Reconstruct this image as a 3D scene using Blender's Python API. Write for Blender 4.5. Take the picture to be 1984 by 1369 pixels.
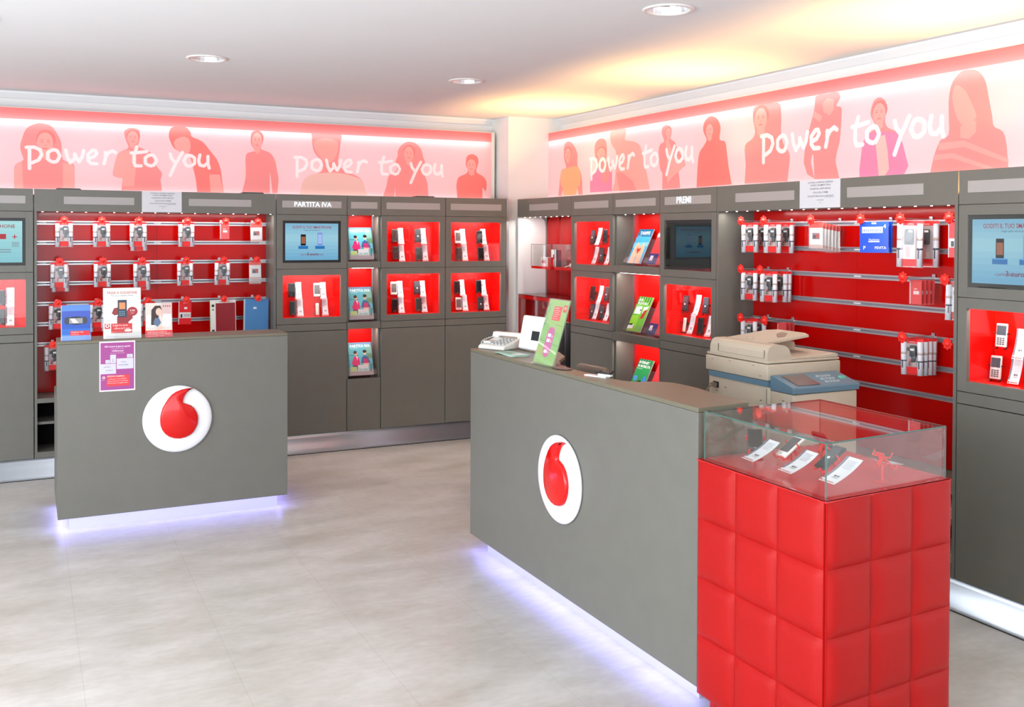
import bpy, bmesh, math, random
from mathutils import Vector, Matrix
from mathutils.geometry import delaunay_2d_cdt
random.seed(7)
for o in list(bpy.data.objects): bpy.data.objects.remove(o)
SC = bpy.context.scene
COL = SC.collection
PI = math.pi
# ------------------------------------------------------------------ camera
cam = bpy.data.cameras.new('camera'); camo = bpy.data.objects.new('camera', cam); COL.objects.link(camo)
YAW, PITCH, ROLL, EYE = 0.456475, 0.014086, 0.004195, 1.73
cam.sensor_width = 36.0; cam.sensor_fit = 'HORIZONTAL'; cam.lens = 36.0*1915.22/1984
cam.shift_y = (479.33-684.5)/1984; cam.clip_start = 0.05
_d = Vector((math.sin(YAW)*math.cos(PITCH), math.cos(YAW)*math.cos(PITCH), -math.sin(PITCH)))
_r = Vector((math.cos(YAW), -math.sin(YAW), 0)); _u = _r.cross(_d)
_r2 = _r*math.cos(ROLL)+_u*math.sin(ROLL); _u2 = -_r*math.sin(ROLL)+_u*math.cos(ROLL)
camo.matrix_world = Matrix(((_r2.x, _u2.x, -_d.x, 0), (_r2.y, _u2.y, -_d.y, 0), (_r2.z, _u2.z, -_d.z, EYE), (0, 0, 0, 1)))
SC.camera = camo
# ------------------------------------------------------------------ light, exposure
SC.view_settings.view_transform = 'Standard'; SC.view_settings.look = 'None'
SC.view_settings.exposure = 0.43; SC.view_settings.gamma = 1.0; SC.view_settings.use_curve_mapping = False
SC.cycles.use_denoising = True
SC.cycles.max_bounces = 8; SC.cycles.diffuse_bounces = 4; SC.cycles.glossy_bounces = 4
SC.cycles.transmission_bounces = 4; SC.cycles.transparent_max_bounces = 16
SC.cycles.caustics_reflective = False; SC.cycles.caustics_refractive = False
SC.cycles.sample_clamp_indirect = 4.0
wd = bpy.data.worlds.new('daylight'); SC.world = wd; wd.use_nodes = True
wd.node_tree.nodes['Background'].inputs[0].default_value = (0.86, 0.93, 1.0, 1)
wd.node_tree.nodes['Background'].inputs[1].default_value = 1.0

def srgb(c):
    return tuple(((v/255.0)/12.92 if v <= 10.3 else ((v/255.0+0.055)/1.055)**2.4) for v in c)
def area(name, loc, direction, sx, sy, power, col=(255, 255, 255), parent=None, spread=PI, up=None):
    l = bpy.data.lights.new(name, 'AREA'); l.shape = 'RECTANGLE'; l.size = sx; l.size_y = sy
    l.energy = power; l.color = srgb(col); l.spread = spread
    o = bpy.data.objects.new(name, l); COL.objects.link(o)
    z = -Vector(direction).normalized()
    x = Vector(up) if up else (Vector((1, 0, 0)) if abs(z.x) < .9 else Vector((0, 1, 0)))
    y = z.cross(x).normalized(); x = y.cross(z).normalized()
    o.matrix_world = Matrix(((x.x, y.x, z.x, loc[0]), (x.y, y.y, z.y, loc[1]), (x.z, y.z, z.z, loc[2]), (0, 0, 0, 1)))
    if parent: o.parent = parent
    return o
# daylight entering through the shop windows behind and to the left of the camera
area('window_light', (-3.3, 1.4, 1.5), (1, 0, 0), 6.6, 2.3, 300, (240, 245, 252), up=(0, 1, 0))
area('window_light', (-.9, -2.4, 1.5), (0, 1, 0), 4.0, 2.3, 62, (240, 246, 255), up=(1, 0, 0))

# ------------------------------------------------------------------ materials
MATS = {}
def _new(name):
    m = bpy.data.materials.new(name); m.use_nodes = True; nt = m.node_tree; nt.nodes.clear()
    out = nt.nodes.new('ShaderNodeOutputMaterial'); MATS[name] = m
    return m, nt, out
def pbr(name, col=None, rough=.5, metal=0.0, spec=.5, bump=None, noise=None, coat=0.0, trans=None, aniso=0.0):
    """col None -> read the mesh colour attribute"""
    m, nt, out = _new(name); N = nt.nodes; L = nt.links
    b = N.new('ShaderNodeBsdfPrincipled'); b.inputs['Roughness'].default_value = rough
    b.inputs['Metallic'].default_value = metal; b.inputs['Specular IOR Level'].default_value = spec
    b.inputs['Coat Weight'].default_value = coat
    L.new(b.outputs[0], out.inputs[0])
    if col is None:
        a = N.new('ShaderNodeAttribute'); a.attribute_name = 'Col'; src = a.outputs['Color']
    else:
        c = N.new('ShaderNodeRGB'); c.outputs[0].default_value = (*srgb(col), 1); src = c.outputs[0]
    if noise:
        sc_, amt = noise
        tc = N.new('ShaderNodeTexCoord'); nz = N.new('ShaderNodeTexNoise'); nz.inputs['Scale'].default_value = sc_
        nz.inputs['Detail'].default_value = 6
        L.new(tc.outputs['Object'], nz.inputs['Vector'])
        mr = N.new('ShaderNodeMapRange'); mr.inputs[1].default_value = .3; mr.inputs[2].default_value = .7
        mr.inputs[3].default_value = 1-amt; mr.inputs[4].default_value = 1+amt
        L.new(nz.outputs[0], mr.inputs[0])
        vm = N.new('ShaderNodeVectorMath'); vm.operation = 'SCALE'
        L.new(src, vm.inputs[0]); L.new(mr.outputs[0], vm.inputs['Scale']); src = vm.outputs[0]
    L.new(src, b.inputs['Base Color'])
    if bump:
        sc_, st = bump
        tc = N.new('ShaderNodeTexCoord'); nz = N.new('ShaderNodeTexNoise'); nz.inputs['Scale'].default_value = sc_
        nz.inputs['Detail'].default_value = 4; L.new(tc.outputs['Object'], nz.inputs['Vector'])
        bp = N.new('ShaderNodeBump'); bp.inputs['Strength'].default_value = st; bp.inputs['Distance'].default_value = .002
        L.new(nz.outputs[0], bp.inputs['Height']); L.new(bp.outputs[0], b.inputs['Normal'])
    return m
pbr('paint', rough=.6); pbr('satin', rough=.35); pbr('gloss', rough=.12); pbr('matte', rough=.85, spec=.2)
pbr('laminate', (110, 109, 102), rough=.42, noise=(9, .035), bump=(900, .12))
pbr('laminate_top', (110, 106, 88), rough=.38, noise=(12, .04))
pbr('aluminium', (205, 208, 212), rough=.34, metal=1.0)
pbr('rail_metal', (214, 214, 218), rough=.3, metal=.85)
pbr('plinth_metal', (212, 219, 228), rough=.33, metal=.75, noise=(3, .04))
pbr('kick_metal', (205, 205, 214), rough=.4, metal=.5)
pbr('red_panel', (178, 6, 4), rough=.14, spec=.3, noise=(3, .05))
pbr('red_inner', (226, 10, 6), rough=.35, spec=.25)
pbr('leather', (170, 12, 11), rough=.46, spec=.25, bump=(420, .35), noise=(5, .05))
pbr('wall_paint', (238, 238, 236), rough=.8, noise=(2, .012))
pbr('ceiling_paint', (240, 241, 242), rough=.9, noise=(1.5, .01))
pbr('white_panel', (236, 234, 232), rough=.3)
pbr('copier_plastic', (197, 184, 163), rough=.5, bump=(700, .15), noise=(6, .03))
pbr('black_glass', (9, 9, 11), rough=.06, spec=.6)
# floor: pale vinyl with cloudy streaks and hairline seams
def floor_mat():
    m, nt, out = _new('floor_vinyl'); N = nt.nodes; L = nt.links
    b = N.new('ShaderNodeBsdfPrincipled'); L.new(b.outputs[0], out.inputs[0])
    tc = N.new('ShaderNodeTexCoord')
    mp = N.new('ShaderNodeMapping'); mp.inputs['Scale'].default_value = (1.3, 2.6, 1); L.new(tc.outputs['Object'], mp.inputs[0])
    n1 = N.new('ShaderNodeTexNoise'); n1.inputs['Scale'].default_value = 1.5; n1.inputs['Detail'].default_value = 9; n1.inputs['Roughness'].default_value = .62
    L.new(mp.outputs[0], n1.inputs[0])
    r1 = N.new('ShaderNodeValToRGB'); e = r1.color_ramp.elements
    e[0].position = .3; e[0].color = (*srgb((183, 179, 169)), 1); e[1].position = .68; e[1].color = (*srgb((211, 209, 204)), 1)
    k = e.new(.5); k.color = (*srgb((198, 195, 188)), 1)
    L.new(n1.outputs[0], r1.inputs[0])
    n2 = N.new('ShaderNodeTexNoise'); n2.inputs['Scale'].default_value = 13; n2.inputs['Detail'].default_value = 6
    L.new(mp.outputs[0], n2.inputs[0])
    mr = N.new('ShaderNodeMapRange'); mr.inputs[1].default_value = .3; mr.inputs[2].default_value = .7; mr.inputs[3].default_value = .94; mr.inputs[4].default_value = 1.05
    L.new(n2.outputs[0], mr.inputs[0])
    br = N.new('ShaderNodeTexBrick'); br.offset = .5; br.inputs['Scale'].default_value = 1
    br.inputs['Color1'].default_value = (1, 1, 1, 1); br.inputs['Color2'].default_value = (.985, .985, .985, 1); br.inputs['Mortar'].default_value = (.84, .835, .83, 1)
    br.inputs['Mortar Size'].default_value = .0014; br.inputs['Brick Width'].default_value = 1.1; br.inputs['Row Height'].default_value = .55
    mp2 = N.new('ShaderNodeMapping'); mp2.inputs['Rotation'].default_value = (0, 0, PI/2); mp2.inputs['Location'].default_value = (0, -.19, 0)
    L.new(tc.outputs['Object'], mp2.inputs[0]); L.new(mp2.outputs[0], br.inputs[0])
    v = N.new('ShaderNodeVectorMath'); v.operation = 'SCALE'; L.new(r1.outputs[0], v.inputs[0]); L.new(mr.outputs[0], v.inputs['Scale'])
    v2 = N.new('ShaderNodeVectorMath'); v2.operation = 'MULTIPLY'; L.new(v.outputs[0], v2.inputs[0]); L.new(br.outputs[0], v2.inputs[1])
    L.new(v2.outputs[0], b.inputs['Base Color'])
    rr = N.new('ShaderNodeMapRange'); rr.inputs[1].default_value = .3; rr.inputs[2].default_value = .7; rr.inputs[3].default_value = .3; rr.inputs[4].default_value = .42
    L.new(n1.outputs[0], rr.inputs[0]); L.new(rr.outputs[0], b.inputs['Roughness']); b.inputs['Specular IOR Level'].default_value = .45
floor_mat()
def glass_mat(name, tint, refl=1.0, rough=0.0, body=0.0):
    m, nt, out = _new(name); N = nt.nodes; L = nt.links
    t = N.new('ShaderNodeBsdfTransparent'); t.inputs[0].default_value = (*tint, 1)
    g = N.new('ShaderNodeBsdfGlossy'); g.inputs['Roughness'].default_value = rough; g.inputs['Color'].default_value = (1, 1, 1, 1)
    f = N.new('ShaderNodeFresnel'); ge = N.new('ShaderNodeNewGeometry')
    io = N.new('ShaderNodeMapRange'); io.inputs[3].default_value = 1.5; io.inputs[4].default_value = 1/1.5
    L.new(ge.outputs['Backfacing'], io.inputs[0]); L.new(io.outputs[0], f.inputs[0])
    mu = N.new('ShaderNodeMath'); mu.operation = 'MULTIPLY'; mu.inputs[1].default_value = refl; mu.use_clamp = True
    L.new(f.outputs[0], mu.inputs[0])
    mx = N.new('ShaderNodeMixShader'); L.new(mu.outputs[0], mx.inputs[0]); L.new(t.outputs[0], mx.inputs[1]); L.new(g.outputs[0], mx.inputs[2])
    last = mx
    if body:
        d = N.new('ShaderNodeBsdfDiffuse'); d.inputs[0].default_value = (.85, .85, .87, 1)
        m2 = N.new('ShaderNodeMixShader'); m2.inputs[0].default_value = body
        L.new(mx.outputs[0], m2.inputs[1]); L.new(d.outputs[0], m2.inputs[2]); last = m2
    L.new(last.outputs[0], out.inputs[0])
glass_mat('glass', (.98, .99, .985), .7)
glass_mat('case_glass', (.98, .99, .985), 1.25)
glass_mat('clear_plastic', (.98, .98, .985), .7, .04, .025)
pbr('glass_edge', (64, 104, 96), rough=.1, spec=.7)
def emit(name, strength, col=None):
    m, nt, out = _new(name); N = nt.nodes; L = nt.links
    e = N.new('ShaderNodeEmission'); e.inputs[1].default_value = strength
    if col is None:
        a = N.new('ShaderNodeAttribute'); a.attribute_name = 'Col'; L.new(a.outputs['Color'], e.inputs[0])
    else: e.inputs[0].default_value = (*srgb(col), 1)
    L.new(e.outputs[0], out.inputs[0])
emit('screen_light', .9); emit('lit_letters', 1.5, (235, 248, 255)); emit('led', 9.0, (255, 250, 240)); emit('bulb', 6.0, (255, 214, 160))
def print_mat():   # backlit film: the tubes behind it shine through the printed colours
    m, nt, out = _new('backlit_film'); N = nt.nodes; L = nt.links
    a = N.new('ShaderNodeAttribute'); a.attribute_name = 'Col'
    t = N.new('ShaderNodeBsdfTranslucent'); L.new(a.outputs['Color'], t.inputs[0])
    d = N.new('ShaderNodeBsdfPrincipled'); L.new(a.outputs['Color'], d.inputs['Base Color']); d.inputs['Roughness'].default_value = .35
    mx = N.new('ShaderNodeMixShader'); mx.inputs[0].default_value = .3
    L.new(t.outputs[0], mx.inputs[1]); L.new(d.outputs[0], mx.inputs[2]); L.new(mx.outputs[0], out.inputs[0])
print_mat()

# ------------------------------------------------------------------ mesh builder
_tc = {}
def text_geo(s, bold=0.0):
    bold *= .4; key = (s, bold)
    if key not in _tc:
        cu = bpy.data.curves.new('t', 'FONT'); cu.body = s; cu.size = 1.0; cu.resolution_u = 2; cu.offset = bold
        o = bpy.data.objects.new('t', cu); COL.objects.link(o)
        dg = bpy.context.evaluated_depsgraph_get(); me = o.evaluated_get(dg).to_mesh()
        vs = [(v.co.x, v.co.y) for v in me.vertices]; fs = [tuple(p.vertices) for p in me.polygons]
        o.evaluated_get(dg).to_mesh_clear(); bpy.data.objects.remove(o); bpy.data.curves.remove(cu)
        _tc[key] = (vs, fs)
    return _tc[key]

class MB:
    def __init__(s, mat='paint', col=(200, 200, 200), M=None):
        s.v = []; s.f = []; s.c = []; s.m = []; s.mats = []; s.mat = mat; s.col = col; s.M = M or Matrix(); s.sm = []
    def _add(s, vs, fs, mat=None, col=None, smooth=False):
        mat = mat or s.mat; col = col or s.col
        if mat not in s.mats: s.mats.append(mat)
        k = len(s.v); mi = s.mats.index(mat)
        s.v += [tuple(s.M @ Vector(p)) for p in vs]
        for f in fs: s.f.append(tuple(i+k for i in f)); s.c.append(col); s.m.append(mi); s.sm.append(smooth)
        return s
    def box(s, x0, x1, y0, y1, z0, z1, mat=None, col=None, r=0.0, seg=2):
        if r > 0:
            bm = bmesh.new(); bmesh.ops.create_cube(bm, size=1)
            for v in bm.verts: v.co = Vector(((x0+x1)/2+v.co.x*(x1-x0), (y0+y1)/2+v.co.y*(y1-y0), (z0+z1)/2+v.co.z*(z1-z0)))
            bmesh.ops.bevel(bm, geom=bm.edges[:], offset=r, segments=seg, affect='EDGES', profile=.5)
            bm.verts.index_update()
            s._add([v.co for v in bm.verts], [tuple(v.index for v in f.verts) for f in bm.faces], mat, col, seg > 1); bm.free(); return s
        vs = [(x0, y0, z0), (x1, y0, z0), (x1, y1, z0), (x0, y1, z0), (x0, y0, z1), (x1, y0, z1), (x1, y1, z1), (x0, y1, z1)]
        return s._add(vs, [(0, 3, 2, 1), (4, 5, 6, 7), (0, 1, 5, 4), (1, 2, 6, 5), (2, 3, 7, 6), (3, 0, 4, 7)], mat, col)
    def prism(s, pts, a, b, axis='y', mat=None, col=None, smooth=False):
        """pts 2D outline; axis y: (x,z) outline extruded y a..b; axis x: (y,z); axis z: (x,y)"""
        n = len(pts)
        def P(p, t): return {'y': (p[0], t, p[1]), 'x': (t, p[0], p[1]), 'z': (p[0], p[1], t)}[axis]
        vs = [P(p, a) for p in pts]+[P(p, b) for p in pts]
        s._add(vs, [tuple(range(n)), tuple(range(2*n-1, n-1, -1))], mat, col)
        k = len(s.v)-2*n; mi = s.m[-1]
        for i in range(n):
            j = (i+1) % n; s.f.append((k+i, k+n+i, k+n+j, k+j)); s.c.append(col or s.col); s.m.append(mi); s.sm.append(smooth)
        return s
    def poly(s, pts, mat=None, col=None): return s._add(pts, [tuple(range(len(pts)))], mat, col)
    def decal(s, pts, y, mat=None, col=None): return s.poly([(p[0], y, p[1]) for p in pts], mat, col)
    def rect(s, x0, x1, z0, z1, y, col=None, mat=None): return s.decal([(x0, z0), (x1, z0), (x1, z1), (x0, z1)], y, mat, col)
    def ell(s, cx, cz, rx, rz, y, col=None, mat=None, n=16, a0=0, a1=360):
        return s.decal([(cx+rx*math.cos(math.radians(a0+(a1-a0)*i/n)), cz+rz*math.sin(math.radians(a0+(a1-a0)*i/n))) for i in range(n if a1-a0 == 360 else n+1)], y, mat, col)
    def cyl(s, p0, p1, r0, r1=None, n=12, mat=None, col=None, caps=True, smooth=True):
        r1 = r0 if r1 is None else r1; p0 = Vector(p0); p1 = Vector(p1); d = (p1-p0).normalized()
        a = d.cross(Vector((0, 0, 1))) if abs(d.z) < .9 else d.cross(Vector((1, 0, 0))); a.normalize(); b = d.cross(a)
        vs = [p0+(a*math.cos(2*PI*i/n)+b*math.sin(2*PI*i/n))*r0 for i in range(n)]+[p1+(a*math.cos(2*PI*i/n)+b*math.sin(2*PI*i/n))*r1 for i in range(n)]
        s._add(vs, [(i, (i+1) % n, n+(i+1) % n, n+i) for i in range(n)], mat, col, smooth)
        if caps: s._add(vs, [tuple(range(n-1, -1, -1)), tuple(range(n, 2*n))], mat, col)
        return s
    def tube(s, pts, r, n=8, mat=None, col=None):
        for i in range(len(pts)-1): s.cyl(pts[i], pts[i+1], r, r, n, mat, col)
        return s
    def lathe(s, prof, c=(0, 0, 0), axis='z', n=24, mat=None, col=None, smooth=True):
        vs = []
        for r, h in prof:
            for i in range(n):
                a = 2*PI*i/n; x, y = r*math.cos(a), r*math.sin(a)
                vs.append({'z': (c[0]+x, c[1]+y, c[2]+h), 'y': (c[0]+x, c[1]+h, c[2]+y)}[axis])
        k = len(prof)
        s._add(vs, [(j*n+i, j*n+(i+1) % n, (j+1)*n+(i+1) % n, (j+1)*n+i) for j in range(k-1) for i in range(n)], mat, col, smooth)
        return s
    def text(s, t, x, z, size, y, col, mat=None, align='l', bold=0.0, sx=1.0, rot=0.0, maxw=None):
        vs, fs = text_geo(t, bold)
        if not vs: return s
        w = max(v[0] for v in vs)
        if maxw and w*size*sx > maxw: sx = maxw/(w*size)
        ox = {'l': 0, 'c': -w/2, 'r': -w}[align]; ca, sa = math.cos(rot), math.sin(rot)
        P = []
        for vx, vz in vs:
            a, b = (vx+ox)*size*sx, vz*size
            P.append((x+a*ca-b*sa, y, z+a*sa+b*ca))
        return s._add(P, fs, mat, col)
    def build(s, name, parent=None, bevel=0.0, autosmooth=None, sub=0):
        me = bpy.data.meshes.new(name); me.from_pydata(s.v, [], s.f)
        for k in s.mats: me.materials.append(MATS[k])
        ca = me.color_attributes.new('Col', 'FLOAT_COLOR', 'CORNER')
        buf = []
        for i, p in enumerate(me.polygons):
            p.material_index = s.m[i]; p.use_smooth = s.sm[i]
            c = srgb(s.c[i]); buf += [c[0], c[1], c[2], 1.0]*p.loop_total
        ca.data.foreach_set('color', buf)
        me.update()
        if sub or bevel:
            bm = bmesh.new(); bm.from_mesh(me); bmesh.ops.remove_doubles(bm, verts=bm.verts, dist=1e-5); bm.to_mesh(me); bm.free()
        o = bpy.data.objects.new(name, me); COL.objects.link(o)
        if parent: o.parent = parent
        if bevel:
            b = o.modifiers.new('b', 'BEVEL'); b.width = bevel; b.segments = 2; b.limit_method = 'ANGLE'; b.angle_limit = .7
        if sub:
            q = o.modifiers.new('s', 'SUBSURF'); q.levels = sub; q.render_levels = sub
        return o

def tag(o, label, cat, group=None):
    o['label'] = label; o['category'] = cat
    if group: o['group'] = group
    return o
def thing(name, label, cat, loc=(0, 0, 0), rz=0.0, group=None, rx=0.0, ry=0.0):
    o = bpy.data.objects.new(name, None); o.empty_display_size = .05; COL.objects.link(o)
    o.location = loc; o.rotation_euler = (rx, ry, rz)
    return tag(o, label, cat, group)
def struct(mb, name, **k):
    o = mb.build(name, **k); o['kind'] = 'structure'; return o
def dup(root, loc, label, group=None, rz=None, rot=None, scale=None):
    r = root.copy(); COL.objects.link(r); r.location = loc
    if rz is not None: r.rotation_euler = (0, 0, rz)
    if rot is not None: r.rotation_euler = rot
    if scale: r.scale = scale
    r['label'] = label
    if group: r['group'] = group
    for ch in list(root.children):
        c = ch.copy(); COL.objects.link(c); c.parent = r
        for g in list(ch.children):
            d = g.copy(); COL.objects.link(d); d.parent = c
    return r
RW = -PI/2      # things on the right wall face -X
YL, XR = 7.644, 3.844      # front planes of the left and right wall units
WALL_L, WALL_R, CEIL = 8.10, 4.29, 2.75
FIG_L=[('h',[(-0.08,2.04),(-0.08,2.16),(-0.07,2.213),(-0.02,2.246),(-0.03,2.288),(-0.04,2.34),(-0.03,2.393),(-0.0,2.473),(0.06,2.511),(0.1,2.517),(0.16,2.502),(0.2,2.451),(0.23,2.378),(0.24,2.261),(0.3,2.236),(0.32,2.194),(0.32,2.046)]),('s',[(0.18,2.376),(0.17,2.336),(0.15,2.306),(0.12,2.294),(0.1,2.303),(0.07,2.332),(0.07,2.371),(0.07,2.411),(0.1,2.441),(0.12,2.453),(0.15,2.443),(0.17,2.415)]),('s',[(-0.08,2.04),(-0.08,2.16),(-0.07,2.213),(-0.03,2.236),(-0.02,2.041)]),('s',[(0.24,2.235),(0.3,2.231),(0.32,2.194),(0.32,2.046),(0.24,2.047)]),('h',[(0.66,2.479),(0.68,2.504),(0.71,2.515),(0.76,2.506),(0.77,2.479),(0.77,2.429),(0.76,2.379),(0.81,2.354),(0.86,2.323),(0.89,2.235),(0.93,2.181),(0.92,2.125),(0.93,2.045),(0.64,2.043),(0.65,2.129),(0.61,2.138),(0.58,2.159),(0.59,2.225),(0.61,2.302),(0.64,2.336),(0.69,2.365),(0.67,2.425)]),('s',[(0.76,2.44),(0.76,2.413),(0.74,2.393),(0.72,2.385),(0.7,2.392),(0.69,2.41),(0.68,2.436),(0.69,2.463),(0.7,2.483),(0.72,2.491),(0.74,2.485),(0.76,2.466)]),('s',[(0.65,2.129),(0.61,2.138),(0.58,2.159),(0.59,2.225),(0.61,2.302),(0.64,2.336),(0.71,2.344),(0.75,2.296),(0.73,2.076),(0.65,2.074)]),('r',[(0.98,2.472),(0.99,2.518),(1.02,2.541),(1.1,2.543),(1.14,2.503),(1.15,2.469),(1.23,2.433),(1.29,2.362),(1.34,2.296),(1.37,2.206),(1.39,2.042),(1.19,2.042),(1.18,2.132),(1.16,2.222),(1.13,2.333),(1.08,2.342),(1.02,2.374),(0.99,2.428)]),('s',[(1.02,2.429),(1.08,2.466),(1.13,2.446),(1.14,2.379),(1.12,2.339),(1.07,2.348),(1.03,2.374)]),('s',[(1.28,2.18),(1.36,2.183),(1.39,2.042),(1.29,2.04)]),('h',[(1.6,2.49),(1.61,2.531),(1.65,2.541),(1.68,2.531),(1.7,2.495),(1.69,2.437),(1.68,2.395),(1.75,2.369),(1.79,2.313),(1.81,2.22),(1.82,2.15),(1.81,2.046),(1.77,2.046),(1.76,2.148),(1.75,2.206),(1.75,2.045),(1.57,2.046),(1.53,2.045),(1.55,2.119),(1.56,2.189),(1.56,2.339),(1.6,2.369),(1.63,2.382),(1.6,2.433)]),('s',[(1.69,2.459),(1.68,2.426),(1.67,2.4),(1.65,2.391),(1.63,2.399),(1.61,2.423),(1.61,2.456),(1.61,2.49),(1.63,2.515),(1.65,2.525),(1.67,2.517),(1.68,2.493)]),('h',[(2.09,2.525),(2.1,2.559),(2.31,2.566),(2.34,2.534),(2.33,2.465),(2.32,2.38),(2.31,2.307),(2.36,2.249),(2.47,2.204),(2.52,2.157),(2.56,2.043),(1.99,2.038),(2.01,2.131),(2.06,2.192),(2.17,2.231),(2.18,2.315),(2.13,2.36),(2.1,2.419)]),('s',[(2.11,2.467),(2.18,2.505),(2.27,2.498),(2.31,2.463),(2.3,2.379),(2.26,2.318),(2.2,2.315),(2.15,2.361),(2.12,2.407)]),('t',[(1.99,2.038),(2.01,2.131),(2.06,2.192),(2.17,2.219),(2.32,2.224),(2.47,2.192),(2.52,2.151),(2.56,2.043)]),('h',[(2.83,2.424),(2.86,2.475),(2.92,2.509),(2.99,2.499),(3.04,2.451),(3.06,2.384),(3.08,2.322),(3.06,2.271),(3.1,2.16),(3.11,2.04),(3.04,2.038),(3.03,2.133),(2.81,2.127),(2.8,2.041),(2.7,2.039),(2.73,2.126),(2.75,2.212),(2.82,2.263),(2.81,2.337),(2.83,2.387)]),('h',[(2.81,2.177),(3.03,2.183),(3.04,2.038),(2.81,2.038)]),('s',[(2.97,2.405),(2.97,2.373),(2.95,2.349),(2.93,2.339),(2.91,2.347),(2.89,2.37),(2.88,2.402),(2.89,2.434),(2.91,2.459),(2.93,2.468),(2.95,2.46),(2.97,2.438)]),('r',[(3.46,2.361),(3.47,2.406),(3.52,2.427),(3.57,2.403),(3.58,2.352),(3.56,2.274),(3.62,2.238),(3.66,2.187),(3.65,2.103),(3.62,2.135),(3.62,2.037),(3.38,2.035),(3.37,2.141),(3.39,2.218),(3.46,2.252),(3.48,2.285),(3.46,2.322)]),('s',[(3.56,2.326),(3.55,2.297),(3.54,2.275),(3.51,2.267),(3.49,2.274),(3.47,2.294),(3.47,2.323),(3.47,2.351),(3.49,2.373),(3.51,2.382),(3.54,2.375),(3.55,2.354)])]
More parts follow.
